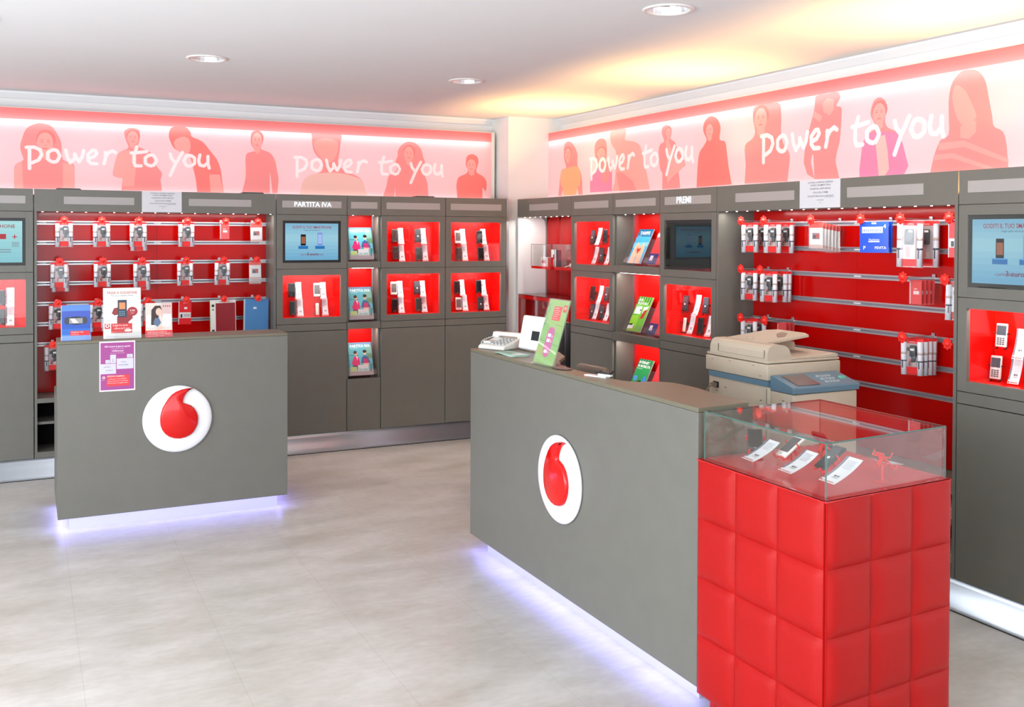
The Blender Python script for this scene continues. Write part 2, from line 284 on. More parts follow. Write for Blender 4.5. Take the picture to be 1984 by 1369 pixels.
FIG_R=[('h',[(0.39,2.48),(0.42,2.514),(0.48,2.519),(0.56,2.477),(0.62,2.4),(0.62,2.308),(0.67,2.254),(0.7,2.17),(0.71,2.058),(0.64,2.06),(0.62,2.133),(0.59,2.06),(0.39,2.06),(0.37,2.112),(0.35,2.06),(0.29,2.059),(0.32,2.209),(0.35,2.282),(0.43,2.298),(0.39,2.374)]),('o',[(0.34,2.272),(0.44,2.292),(0.61,2.298),(0.67,2.244),(0.66,2.131),(0.63,2.133),(0.6,2.06),(0.39,2.061),(0.36,2.133),(0.33,2.166)]),('s',[(0.5,2.408),(0.5,2.383),(0.48,2.365),(0.45,2.36),(0.43,2.368),(0.41,2.389),(0.4,2.416),(0.41,2.441),(0.43,2.459),(0.45,2.464),(0.48,2.455),(0.5,2.435)]),('h',[(0.9,2.44),(0.94,2.487),(1.01,2.498),(1.07,2.476),(1.09,2.416),(1.09,2.348),(1.08,2.309),(1.17,2.265),(1.17,2.069),(0.83,2.071),(0.83,2.185),(0.87,2.243),(0.97,2.277),(0.91,2.36)]),('p',[(0.83,2.185),(0.88,2.242),(0.98,2.267),(1.15,2.256),(1.17,2.069),(0.83,2.071)]),('h',[(0.99,2.276),(1.14,2.257),(1.12,2.151),(1.06,2.129),(1.01,2.176)]),('s',[(1.06,2.379),(1.06,2.359),(1.03,2.345),(1.0,2.342),(0.97,2.349),(0.95,2.366),(0.94,2.387),(0.95,2.408),(0.97,2.421),(1.0,2.424),(1.03,2.417),(1.06,2.4)]),('s',[(1.15,2.547),(1.36,2.548),(1.36,2.49),(1.36,2.457),(1.49,2.433),(1.57,2.389),(1.62,2.275),(1.66,2.181),(1.7,2.063),(1.17,2.069),(1.21,2.138),(1.23,2.358),(1.18,2.419),(1.15,2.46)]),('h',[(1.23,2.214),(1.32,2.209),(1.47,2.135),(1.52,2.063),(1.28,2.067)]),('h',[(1.85,2.465),(1.86,2.508),(1.91,2.519),(1.96,2.5),(1.97,2.455),(1.96,2.416),(2.01,2.39),(2.04,2.344),(2.13,2.243),(2.13,2.208),(2.06,2.178),(2.08,2.057),(1.86,2.057),(1.86,2.171),(1.83,2.208),(1.81,2.334),(1.83,2.387),(1.88,2.405)]),('s',[(1.96,2.46),(1.96,2.444),(1.94,2.432),(1.93,2.429),(1.92,2.435),(1.91,2.448),(1.9,2.465),(1.91,2.481),(1.92,2.493),(1.93,2.496),(1.94,2.49),(1.95,2.477)]),('s',[(1.9,2.399),(1.94,2.395),(2.03,2.249),(2.13,2.243),(2.11,2.201),(1.98,2.138),(1.92,2.097),(1.92,2.221)]),('r',[(2.34,2.455),(2.36,2.504),(2.42,2.53),(2.49,2.507),(2.53,2.446),(2.52,2.365),(2.58,2.344),(2.6,2.261),(2.62,2.163),(2.65,2.059),(2.27,2.055),(2.28,2.199),(2.3,2.291),(2.35,2.337),(2.38,2.376),(2.35,2.421)]),('s',[(2.45,2.428),(2.45,2.406),(2.43,2.391),(2.41,2.386),(2.39,2.394),(2.37,2.412),(2.37,2.436),(2.37,2.458),(2.39,2.473),(2.41,2.478),(2.43,2.469),(2.45,2.451)]),('h',[(2.86,2.528),(2.91,2.549),(3.09,2.546),(3.12,2.465),(3.12,2.361),(3.14,2.29),(3.19,2.234),(3.2,2.182),(3.18,2.054),(2.78,2.058),(2.79,2.172),(2.78,2.3),(2.85,2.34),(2.88,2.382),(2.86,2.456)]),('s',[(2.99,2.452),(2.99,2.417),(2.96,2.393),(2.93,2.386),(2.9,2.399),(2.88,2.427),(2.87,2.464),(2.88,2.499),(2.9,2.523),(2.93,2.529),(2.96,2.516),(2.98,2.488)]),('h',[(3.42,2.545),(3.51,2.546),(3.59,2.546),(3.61,2.51),(3.58,2.469),(3.62,2.453),(3.62,2.38),(3.61,2.268),(3.59,2.206),(3.58,2.141),(3.61,2.051),(3.41,2.057),(3.4,2.202),(3.38,2.154),(3.41,2.06),(3.35,2.089),(3.32,2.158),(3.34,2.291),(3.37,2.372),(3.4,2.452),(3.41,2.509)]),('s',[(3.47,2.494),(3.51,2.521),(3.56,2.508),(3.56,2.451),(3.53,2.418),(3.48,2.443)]),('s',[(3.4,2.46),(3.47,2.42),(3.45,2.389),(3.39,2.428)]),('h',[(3.84,2.42),(3.86,2.464),(3.9,2.478),(3.94,2.454),(3.95,2.408),(3.94,2.348),(3.96,2.308),(4.02,2.279),(4.06,2.216),(4.1,2.094),(4.07,2.048),(3.76,2.051),(3.76,2.099),(3.78,2.239),(3.84,2.296),(3.88,2.315),(3.84,2.381)]),('p',[(3.79,2.254),(3.84,2.288),(3.89,2.291),(3.96,2.285),(4.02,2.272),(4.06,2.216),(4.1,2.094),(4.07,2.048),(3.76,2.051),(3.76,2.099)]),('t',[(3.87,2.262),(3.94,2.272),(3.96,2.179),(3.97,2.086),(3.94,2.05),(3.9,2.048)]),('s',[(3.94,2.386),(3.93,2.358),(3.92,2.338),(3.9,2.333),(3.88,2.343),(3.86,2.365),(3.85,2.395),(3.86,2.423),(3.88,2.443),(3.9,2.448),(3.92,2.438),(3.93,2.415)]),('h',[(4.35,2.335),(4.35,2.42),(4.37,2.495),(4.42,2.541),(4.47,2.544),(4.52,2.53),(4.56,2.477),(4.58,2.392),(4.6,2.302),(4.61,2.253),(4.66,2.222),(4.68,2.153),(4.69,2.047),(4.24,2.051),(4.26,2.128),(4.3,2.211),(4.35,2.236)]),('s',[(4.37,2.417),(4.39,2.479),(4.44,2.451),(4.47,2.405),(4.5,2.346),(4.51,2.305),(4.47,2.273),(4.44,2.269),(4.4,2.316)]),('s',[(4.42,2.272),(4.51,2.291),(4.51,2.236),(4.47,2.204),(4.42,2.215)]),('u',[(4.29,2.198),(4.44,2.2),(4.69,2.093),(4.69,2.073),(4.44,2.168),(4.29,2.162)]),('u',[(4.27,2.141),(4.38,2.141),(4.62,2.051),(4.57,2.051),(4.37,2.117),(4.26,2.113)])]
PTY=[[(0.03,-0.009),(0.03,-0.072),(0.03,-0.155)],[(0.01,-0.002),(0.06,0.001),(0.1,-0.017),(0.11,-0.053),(0.09,-0.091),(0.05,-0.111),(0.03,-0.114)],[(0.23,-0.056),(0.22,-0.079),(0.21,-0.097),(0.19,-0.103),(0.17,-0.098),(0.15,-0.082),(0.15,-0.059),(0.15,-0.036),(0.17,-0.019),(0.19,-0.012),(0.21,-0.017),(0.22,-0.033),(0.23,-0.056)],[(0.27,-0.012),(0.28,-0.063),(0.3,-0.103),(0.33,-0.072),(0.33,-0.039),(0.35,-0.08),(0.36,-0.094),(0.38,-0.059),(0.39,-0.011)],[(0.43,-0.064),(0.46,-0.054),(0.48,-0.027),(0.47,-0.005),(0.45,-0.007),(0.42,-0.038),(0.42,-0.079),(0.44,-0.104),(0.48,-0.105)],[(0.54,-0.018),(0.54,-0.064),(0.53,-0.102)],[(0.54,-0.053),(0.56,-0.02),(0.59,-0.004),(0.61,-0.017)],[(0.76,0.033),(0.74,-0.034),(0.74,-0.087),(0.75,-0.111),(0.79,-0.11)],[(0.72,-0.015),(0.77,-0.01),(0.83,0.0)],[(0.9,-0.065),(0.89,-0.086),(0.88,-0.102),(0.86,-0.108),(0.84,-0.103),(0.82,-0.089),(0.82,-0.068),(0.82,-0.047),(0.84,-0.031),(0.86,-0.024),(0.88,-0.029),(0.89,-0.044),(0.9,-0.065)],[(1.0,-0.011),(1.01,-0.046),(1.04,-0.081)],[(1.09,0.004),(1.04,-0.084),(1.0,-0.176)],[(1.18,-0.057),(1.18,-0.078),(1.16,-0.095),(1.14,-0.101),(1.12,-0.096),(1.11,-0.081),(1.1,-0.06),(1.11,-0.038),(1.12,-0.022),(1.14,-0.016),(1.16,-0.021),(1.18,-0.036),(1.18,-0.057)],[(1.22,-0.01),(1.21,-0.056),(1.22,-0.09),(1.25,-0.096),(1.28,-0.068)],[(1.28,-0.019),(1.28,-0.076),(1.29,-0.111)]]
PTY_AT=[('L',-0.01,2.341,1.0,0.0),('L',1.94,2.342,1.008,-0.0046),('R',0.82,2.346,1.092,0.0072),('R',2.93,2.351,1.078,-0.0004)]
# ------------------------------------------------------------------ room shell
struct(MB('floor_vinyl').box(-3.5, WALL_R+.1, -2.6, WALL_L+.1, -.1, 0), 'floor')
DOWN = [('round recessed ceiling light nearest the right wall sign', 2.614, 3.726), ('round recessed ceiling light above the low counter', .951, 6.0), ('small round recessed ceiling light nearest the corner', 2.64, 6.08), ('round recessed ceiling light cut by the left edge of the photo', -.235, 5.36)]
_V = [Vector(p) for p in ((-3.5, -2.6), (WALL_R+.1, -2.6), (WALL_R+.1, WALL_L+.1), (-3.5, WALL_L+.1))]; _F = [[0, 1, 2, 3]]
for _l, _x, _y in DOWN:
    _k = len(_V); _V += [Vector((_x+.096*math.cos(2*PI*i/36), _y+.096*math.sin(2*PI*i/36))) for i in range(36)]; _F.append(list(range(_k, _k+36)))
_vo, _e, _fo, _a, _b2, _ids = delaunay_2d_cdt(_V, [], _F, 0, 1e-6, True)
cb = MB('ceiling_paint')
for _f, _i in zip(_fo, _ids):
    if _i and max(_i) == 0: cb.poly([(_vo[j].x, _vo[j].y, CEIL) for j in _f][::-1])
cb.box(-3.5, WALL_R+.1, -2.6, WALL_L+.1, CEIL+.1, CEIL+.15)
struct(cb, 'ceiling')
struct(MB('wall_paint').box(-3.5, WALL_R+.1, WALL_L, WALL_L+.1, 0, CEIL), 'wall_left')
struct(MB('wall_paint').box(WALL_R, WALL_R+.1, -2.6, WALL_L, 0, CEIL), 'wall_right')
struct(MB('wall_paint').box(3.765, WALL_R, 7.745, WALL_L, 0, CEIL), 'wall_corner')
# small cornice along the two walls
struct(MB('ceiling_paint').prism([(WALL_L-.055, CEIL), (WALL_L-.05, CEIL-.012), (WALL_L-.012, CEIL-.045), (WALL_L, CEIL-.05), (WALL_L, CEIL)], -3.5, 3.765, 'x'), 'trim_1')
struct(MB('ceiling_paint').prism([(WALL_R-.055, CEIL), (WALL_R-.05, CEIL-.012), (WALL_R-.012, CEIL-.045), (WALL_R, CEIL-.05), (WALL_R, CEIL)], -2.6, 7.745, 'y'), 'trim_2')
# shop front walls behind and left of the camera, with the big windows
b = MB('wall_paint'); b.box(-3.5, -3.4, -2.6, WALL_L, 0, .35).box(-3.5, -3.4, -2.6, WALL_L, 2.65, CEIL).box(-3.5, -3.4, 4.7, WALL_L, .35, 2.65).box(-3.5, -3.4, -2.6, -1.9, .35, 2.65)
struct(b, 'wall_window_side')
b = MB('wall_paint'); b.box(-3.4, WALL_R, -2.6, -2.5, 0, .35).box(-3.4, WALL_R, -2.6, -2.5, 2.65, CEIL).box(3.7, WALL_R, -2.6, -2.5, .35, 2.65).box(-3.4, -2.9, -2.6, -2.5, .35, 2.65)
struct(b, 'wall_back')
b = MB('aluminium')
for y in (-1.9, .3, 2.5, 4.65): b.box(-3.48, -3.4, y, y+.05, .35, 2.65)
b.box(-3.48, -3.4, -1.9, 4.7, .35, .4).box(-3.48, -3.4, -1.9, 4.7, 2.6, 2.65); struct(b, 'window_1')
b = MB('aluminium')
for x in (-2.9, -.7, 1.5, 3.65): b.box(x, x+.05, -2.58, -2.5, .35, 2.65)
b.box(-2.9, 3.7, -2.58, -2.5, .35, .4).box(-2.9, 3.7, -2.58, -2.5, 2.6, 2.65); struct(b, 'window_2')

# ------------------------------------------------------------------ backlit wall signs
BANNER_COL = {'bg': (254, 218, 222), 'red': (242, 150, 150), 'h': (242, 160, 158), 'r': (247, 142, 136), 's': (250, 182, 174), 't': (240, 204, 194),
              'o': (250, 190, 146), 'p': (232, 150, 184), 'u': (248, 178, 174), 'd': (236, 140, 136), 'f': (236, 146, 140), 'w': (255, 255, 255)}
def stroke_polys(pts, w):
    P = [Vector(p) for p in pts]; out = []
    for i, p in enumerate(P):
        out.append([(p.x+w*math.cos(2*PI*k/10), p.y+w*math.sin(2*PI*k/10)) for k in range(10)])
        if i+1 < len(P):
            d = P[i+1]-p
            if d.length < 1e-6: continue
            d.normalize(); n = Vector((-d.y, d.x))*w; q = P[i+1]
            out.append([(p.x-n.x, p.y-n.y), (q.x-n.x, q.y-n.y), (q.x+n.x, q.y+n.y), (p.x+n.x, p.y+n.y)])
    return out
def sign(name, label, loc, rz, width, x0, figs, side, zband, end_right):
    t = thing(name, label, 'sign', (loc[0], loc[1], 2.0), rz)
    z0, z1 = 2.0, 2.622
    polys = [('bg', [(x0, z0), (width, z0), (width, z1), (x0, z1)]), ('red', [(x0, zband), (width, zband), (width, z1), (x0, z1)])]
    for k, p in figs:
        if k == 's' and len(p) == 12:      # a face: hair behind it, then eyes, brows and mouth
            cx = sum(q[0] for q in p)/12; cz = sum(q[1] for q in p)/12; rx = (max(q[0] for q in p)-min(q[0] for q in p))/2; rz_ = (max(q[1] for q in p)-min(q[1] for q in p))/2
            E = lambda a, c, u, v, n=14: [(cx+rx*a+rx*u*math.cos(2*PI*i/n), cz+rz_*c+rz_*v*math.sin(2*PI*i/n)) for i in range(n)]
            extra = [('s', [(cx-rx*.5, cz), (cx-rx*.55, cz-rz_*1.25), (cx+rx*.1, cz-rz_*1.55), (cx+rx*.65, cz-rz_*1.25), (cx+rx*.5, cz)]), ('d', E(.1, .35, 1.2, .9)), ('s', E(0, 0, 1, 1)), ('f', E(-.38, .12, .2, .06, 8)), ('f', E(.38, .12, .2, .06, 8)), ('f', E(-.38, .3, .24, .035, 8)), ('f', E(.38, .3, .24, .035, 8)), ('f', E(0, -.48, .36, .07, 8)), ('f', E(.05, -.18, .1, .05, 6))]
        else:
            q = p; n = len(p)
            if n > 6:
                q = []
                for i in range(n):
                    a, b_, c, d = (Vector(p[(i+j) % n]) for j in (-1, 0, 1, 2))
                    for s_ in ((0,) if min(b_[1], c[1]) < 2.1 else (0, .33, .67)):
                        q.append(tuple(.5*((2*b_)+(c-a)*s_+(2*a-5*b_+4*c-d)*s_**2+(3*b_-a-3*c+d)*s_**3)))
            extra = [(k, q)]
        for kk, q in extra: polys.append((kk, [(x, min(max(z, z0), zband)) for x, z in q]))
    for sd, sx, sz, sc, ro in PTY_AT:
        if sd != side: continue
        for st in PTY:
            pts = [(sx+sc*(a*math.cos(ro)-c*math.sin(ro)), sz+sc*(a*math.sin(ro)+c*math.cos(ro))) for a, c in st]
            for q in stroke_polys(pts, .0125*sc): polys.append(('w', q))
    V = []; F = []
    for k, p in polys:
        if sum(p[i-1][0]*p[i][1]-p[i][0]*p[i-1][1] for i in range(len(p))) < 0: p = p[::-1]
        n = len(V); V += [Vector(q) for q in p]; F.append(list(range(n, n+len(p))))
    vo, eo, fo, _, _, ids = delaunay_2d_cdt(V, [], F, 0, 1e-5, True)
    film = MB('backlit_film'); let = MB('backlit_film')
    for f, idl in zip(fo, ids):
        if not idl: continue
        kd = polys[max(idl)][0]
        if 'p' == kd or True:
            tgt, yy = (let, -.0025) if kd == 'w' else (film, 0.0)
            tgt.poly([(vo[i].x, yy, vo[i].y-2.0) for i in f][::-1] if False else [(vo[i].x, yy, vo[i].y-2.0) for i in f], col=BANNER_COL[kd])
    film.build('printed_film', t); let.build('lettering', t)
    fr = MB('satin', (238, 236, 226))
    D = .118
    e0, e1 = (width, width+.03) if end_right else (x0-.03, x0)
    fr.box(e0, e1, -.004, D, 0, .626)
    o0, o1 = (x0-.03, x0) if end_right else (width, width+.03)
    fr.box(o0, o1, -.004, D, 0, .626)
    fr.box(x0, width, -.004, .012, .622, .626).box(x0, width, -.004, .012, -.004, 0)
    fr.build('end_frame', t)
    bk = MB('matte', (250, 250, 250)); bk.box(x0, width, D-.008, D, 0, .622).box(x0, width, .012, D, .622, .626).box(x0, width, .012, D, -.004, 0)
    bk.build('light_box', t)
    L = width-x0
    # fluorescent tubes top and bottom inside the box
    for zz, pw in ((zband-2.0-.012, SIGN_TOP), (.015, SIGN_BOT)):
        tb = MB('satin', (250, 250, 250)); tb.cyl((x0+.05, .06, zz), (width-.05, .06, zz), .011, n=8); tb.build('light_tube', t)
        a = area('tube_light', (0, 0, 0), (0, -1, 0), L-.06, .02, pw*L, (255, 250, 248))
        a.parent = t; a.location = ((x0+width)/2, .045, zz)
    a = area('tube_light', (0, 0, 0), (0, -1, 0), L-.06, .5, SIGN_MID*L, (255, 244, 240)); a.parent = t; a.location = ((x0+width)/2, .105, .3)
    return t
SIGN_TOP, SIGN_BOT, SIGN_MID = .3, .22, .5
sign('wall_sign', 'long backlit pink sign of people above the left wall units, two slogans, straight facing', (0, 7.97), 0, 3.706, -1.2, FIG_L, 'L', 2.541, True)
sign('wall_sign', 'long backlit pink sign above the right wall units, ending at the white corner pillar', (4.16, 7.85), RW, 5.6, 0.0, FIG_R, 'R', 2.549, False)
# ------------------------------------------------------------------ wall units (local: x right, y into the wall, z up, front plane y = 0)
D = .42          # carcass depth
ZF0, ZF1 = 1.872, 2.028
A0, A1 = 1.496, 1.823       # upper opening
B0, B1 = 1.066, 1.397       # lower opening
def frame(mb, w, z0, z1, a0, a1, m=.05, t=.022):
    g = .0015
    mb.box(g, m, 0, t, z0, z1).box(w-m, w-g, 0, t, z0, z1).box(m, w-m, 0, t, z0, a0).box(m, w-m, 0, t, a1, z1)
def slot_strip(t, w, x0, x1, z0=1.925, z1=1.978, col=(168, 163, 160)):
    MB('satin', col).box(x0, x1, -.0012, .003, z0, z1).build('sign_slot', t)
def carcass(t, w, z0=.147, sides=(1, 1), depth=D):
    b = MB('laminate')
    if sides[0]: b.box(0.001, .016, .023, depth, z0, ZF0)
    if sides[1]: b.box(w-.016, w-.001, .023, depth, z0, ZF0)
    b.box(.001, w-.001, .02, depth, ZF0, ZF0+.02).box(.016, w-.016, depth-.012, depth, z0, ZF0)
    b.box(.016, w-.016, .03, depth-.012, z0, z0+.018)
    b.build('carcass', t)
def fascia(t, w, slots, text=None, label=None):
    b = MB('laminate'); b.box(.0015, w-.0015, 0, .02, ZF0, ZF1); b.build('fascia', t, bevel=.0015)
    for s0, s1 in slots: slot_strip(t, w, s0, s1)
    if text:
        s, xc, sz = text
        MB('lit_letters').text(s, xc, 1.934, sz, -.0035, (255, 255, 255), align='c', bold=.02).build('lit_lettering', t)
def door(t, w, z1=.957):
    MB('laminate').box(.0015, w-.0015, 0, .02, .147, z1).build('door', t, bevel=.0015)
def band(t, w):
    MB('laminate').box(.0015, w-.0015, 0, .02, .961, 1.014).build('band_panel', t, bevel=.0015)
def display_box(t, w, a0, a1, m=.05, power=2.4, depth=.2):
    b = MB('red_inner'); x0, x1 = m-.012, w-m+.012; z0, z1 = a0-.012, a1+.03
    b.box(x0, x1, depth, depth+.008, z0, z1).box(x0, x0+.006, .024, depth, z0, z1).box(x1-.006, x1, .024, depth, z0, z1)
    b.box(x0, x1, .024, depth, z0, z0+.006).box(x0, x1, .024, depth, z1-.006, z1)
    b.build('display_box', t)
    MB('glass').box(m, w-m, .012, .016, a0, a1).build('glass_pane', t)
    l = MB('led'); l.box(x0+.04, x1-.04, .03, .04, z1-.0095, z1-.0065); l.build('light_strip', t)
    a = area('display_lamp', (0, 0, 0), (0, .25, -1), x1-x0-.06, .03, power, (255, 244, 240)); a.parent = t; a.location = (w/2, .05, z1-.012)
def led_row(t, w, x0, n, dx, power, y=.03):
    for i in range(n):
        MB('led').lathe([(0, -.002), (.0045, -.002), (.006, 0)], (x0+i*dx, y, ZF0-.001), n=10).build('spotlight', t)
    a = area('spotlight_lamp', (0, 0, 0), (0, .12, -1), w-.08, .02, power, (255, 250, 244)); a.parent = t; a.location = (w/2, y, ZF0-.008)

def display_unit(label, loc, rz, w, cat='cabinet', tv=None, slots=None, text=None, m=.05, lower_tv=False, group=None, pw=1.25):
    t = thing('display_cabinet', label, cat, loc, rz)
    carcass(t, w); fascia(t, w, slots or [(.045, w-.05)], text)
    b = MB('laminate'); frame(b, w, 1.449, 1.869, A0, A1, m); b.build('upper_frame', t, bevel=.0012)
    b = MB('laminate'); frame(b, w, 1.018, 1.445, B0, B1, m); b.build('lower_frame', t, bevel=.0012)
    band(t, w); door(t, w)
    if tv is None: display_box(t, w, A0, A1, m, pw)
    else: tv(t, w, m)
    display_box(t, w, B0, B1, m, pw)
    return t
def tv_body(t, w, m, bez=.022):
    s = MB('satin', (14, 14, 16)); s.box(m+.001, w-m-.001, .008, .05, A0+.001, A1-.001)
    return s.build('television', t)
def tv_on(t, w, m):
    s = tv_body(t, w, m); x0, x1, z0, z1 = m+.02, w-m-.02, A0+.02, A1-.02; W = x1-x0; H = z1-z0; y = .0072
    p = MB('screen_light'); n = 10
    for i in range(n):
        c0, c1 = (104, 158, 190), (146, 190, 205)
        k = 1-abs((i+.5)/n-.6)*1.7; c = tuple(int(c0[j]*(1-k)+c1[j]*k) for j in range(3))
        p.rect(x0, x1, z0+H*i/n, z0+H*(i+1)/n, y, c)
    y -= .0006; U = lambda a: x0+W*a; Vv = lambda a: z1-H*a
    p.text('GODITI IL TUO SMARTPHONE', U(.5), Vv(.14), H*.1, y, (150, 32, 44), align='c', bold=.02, maxw=W*.74)
    p.text('scegli quello che fa per te', U(.5), Vv(.2), H*.045, y, (70, 70, 90), align='c', maxw=W*.3)
    for cx, ph in ((.335, (32, 34, 38)), (.65, (120, 140, 190))):
        p.rect(U(cx-.09), U(cx+.09), Vv(.695), Vv(.61), y, (44, 108, 168)); p.rect(U(cx-.075), U(cx+.075), Vv(.62), Vv(.6), y-.0002, (90, 160, 210))
        p.rect(U(cx-.048), U(cx+.048), Vv(.61), Vv(.3 if cx < .5 else .25), y-.0002, ph)
        p.rect(U(cx-.038), U(cx+.038), Vv(.55), Vv(.36 if cx < .5 else .3), y-.0004, (150, 92, 70) if cx < .5 else (150, 176, 222))
    p.text('a partire da 3 euro al mese', U(.5), Vv(.87), H*.075, y, (120, 36, 60), align='c', maxw=W*.44)
    p.text('3 euro', U(.51), Vv(.875), H*.12, y-.0003, (110, 24, 50), align='c', bold=.01)
    p.build('screen', s)
def tv_one(t, w, m):
    s = tv_body(t, w, m); x0, x1, z0, z1 = m+.02, w-m-.02, A0+.02, A1-.02; W = x1-x0; H = z1-z0; y = .0072
    p = MB('screen_light'); n = 8
    for i in range(n): p.rect(x0, x1, z0+H*i/n, z0+H*(i+1)/n, y, (132+4*i, 186+3*i, 196+2*i))
    y -= .0006
    p.text('ONE', x1-.045, z1-.048, .034, y, (150, 60, 70), align='r', bold=.02, maxw=.07)
    p.text('SMARTPH', x1-.118, z1-.048, .034, y, (150, 60, 70), align='r', bold=.02)
    p.rect(x1-.062, x1-.032, z1-.112, z1-.106, y, (176, 60, 66)); p.rect(x1-.05, x1-.044, z1-.124, z1-.094, y, (176, 60, 66))
    p.rect(x1-.16, x1-.1, z1-.125, z1-.09, y, (170, 70, 76))
    for k in range(4): p.rect(x1-.065, x1-.02, z1-.15-.009*k, z1-.147-.009*k, y, (120, 110, 120))
    for k in range(2): p.rect(x1-.3, x1-.07, z1-.2-.016*k, z1-.196-.016*k, y, (110, 100, 110))
    p.build('screen', s)
def tv_off(t, w, m):
    s = tv_body(t, w, m); MB('black_glass').box(m+.02, w-m-.02, .005, .0078, A0+.02, A1-.02).build('screen', s)
    MB('glass').box(m, w-m, .0, .003, A0, A1).build('glass_pane', t)
def tv_right(t, w, m):
    tv_on(t, w, m); MB('case_glass').box(m, w-m, -.001, .002, A0, A1).build('glass_pane', t)
PLATE = None
def niche_unit(label, loc, rz, w, slots, shelves, depth, low):
    """open brochure niches between shelves"""
    t = thing('brochure_cabinet', label, 'cabinet', loc, rz)
    carcass(t, w, sides=(1, 1)); fascia(t, w, slots)
    MB('red_inner').box(.016, w-.016, depth, depth+.01, low, ZF0).build('back_panel', t)
    e = MB('aluminium')
    for x in (.016, w-.022): e.box(x, x+.006, depth-.02, depth, low, ZF0)
    e.build('corner_trim', t)
    for a, c in shelves:
        MB('laminate').box(.001, w-.001, -.001, depth, a, c).build('shelf', t, bevel=.001)
    MB('laminate').box(.0015, w-.0015, 0, .02, .147, low-.004).build('door', t, bevel=.0015)
    led_row(t, w, w*.2, 4 if w > .4 else 2, w*.2 if w > .4 else w*.6, .8)
    zs = [low]+[s[0] for s in shelves if s[0] > low+.1]
    for z in zs[1:]:
        l = MB('led').box(.05, w-.05, .03, .038, z-.003, z-.001); l.build('light_strip', t)
        a = area('niche_lamp', (0, 0, 0), (0, .45, -1), w-.06, .02,   .7*w/.5, (255, 246, 240)); a.parent = t; a.location = (w/2, .034, z-.006)
    return t
RAILS = [1.795, 1.650, 1.503, 1.354, 1.207, 1.060, .914]
def slat_unit(label, loc, rz, w, slots, nled, ledx, dled, wood_left=True):
    t = thing('slatwall_unit', label, 'shelving', loc, rz)
    fascia(t, w, slots)
    dp = .277
    b = MB('laminate'); b.box(.001, .018, .0, D, .147, ZF0).box(w-.018, w-.001, .0, D, .147, ZF0)
    b.box(.001, w-.001, .02, D, ZF0, ZF0+.02).box(.018, w-.018, D-.012, D, .147, ZF0)
    b.build('carcass', t)
    rp = MB('red_panel'); n = 2
    for i in range(n):
        a0, a1 = .018+(w-.036)*i/n, .018+(w-.036)*(i+1)/n
        rp.box(a0+.0006, a1-.0006, dp, dp+.012, .565, ZF0)
    rp.build('back_panel', t)
    for z in RAILS:
        r = MB('rail_metal'); r.box(.018, w-.018, dp-.004, dp+.001, z+.0055, z+.014).box(.018, w-.018, dp-.004, dp+.001, z-.014, z-.0055)
        r.box(.018, w-.018, dp-.001, dp+.002, z-.0055, z+.0055, col=(120, 120, 130), mat='satin')
        for k in range(3):
            xx = .03+(w-.1)*k/2.0; r.box(xx, xx+.05, dp-.003, dp, z-.004, z+.004, mat='satin', col=(210, 210, 214))
        r.build('rail', t)
    s = MB('laminate'); s.box(.018, w-.018, .0, dp+.02, .53, .562).build('ledge', t, bevel=.001)
    s = MB('laminate'); s.box(.018, w-.018, .03, dp, .376, .394).build('shelf', t)
    s = MB('laminate'); s.box(.018, w-.018, .0, dp, .147, .187).build('bottom_shelf', t)
    MB('matte', (26, 24, 24)).box(.018, w-.018, dp+.02, dp+.03, .187, .53).build('shelf_back', t)
    led_row(t, w, ledx, nled, dled, 3.3)
    return t
Z0 = 0.0
# left wall, from the left edge of the photograph to the corner
display_unit('grey cabinet at the left edge, screen over display window, next to red slatwall', (-.519, YL, Z0), 0, .562, tv=tv_one)
slat_unit('long red slatwall bay with pack hooks behind the low counter on the left wall', (.046, YL, Z0), 0, 1.681, [(.19, .655), (1.035, 1.492)], 18, .055, .0935)
display_unit('grey cabinet with lit PARTITA IVA header and a blue screen', (1.729, YL, Z0), 0, .561, tv=tv_on, slots=[(.045, .515)], text=('PARTITA IVA', .285, .052))
niche_unit('narrow grey cabinet with three red niches holding PARTITA IVA brochures', (2.292, YL, Z0), 0, .28, [(.03, .25)], [(1.449, 1.50), (.963, 1.016)], .185, .565)
display_unit('grey two window phone cabinet right of the narrow brochure niches, left wall', (2.574, YL, Z0), 0, .561)
display_unit('last grey two window phone cabinet on the left wall, beside the pillar', (3.137, YL, Z0), 0, .563)
MB('aluminium').box(3.7, 3.722, YL-.001, YL+D, .147, ZF1).build('u').name = 'end_panel'
ep = bpy.data.objects['end_panel']; tag(ep, 'narrow metal-edged end panel closing the left wall units', 'panel')
# right wall, from the corner towards the camera
display_unit('grey phone cabinet with two windows, right of the open corner bay, right wall', (XR, 6.776, Z0), RW, .619, slots=[(.05, .555)])
niche_unit('grey cabinet with red niches holding TARIFFE and green brochures', (XR, 6.155, Z0), RW, .592, [(.035, .545)], [(1.451, 1.503), (.957, 1.016)], .185, .565)
display_unit('grey cabinet with lit PREMI header and a dark switched-off screen', (XR, 5.561, Z0), RW, .611, tv=tv_off, slots=[(.055, .555)], text=('PREMI', .27, .062))
slat_unit('long red slatwall bay behind the copier on the right wall', (XR, 4.948, Z0), RW, 1.771, [(.18, .69), (1.085, 1.575)], 18, .06, .096)
display_unit('grey cabinet at the right edge of the photo with a screen and phone window', (XR, 3.175, Z0), RW, .565, tv=tv_right, slots=[(.05, .515)])
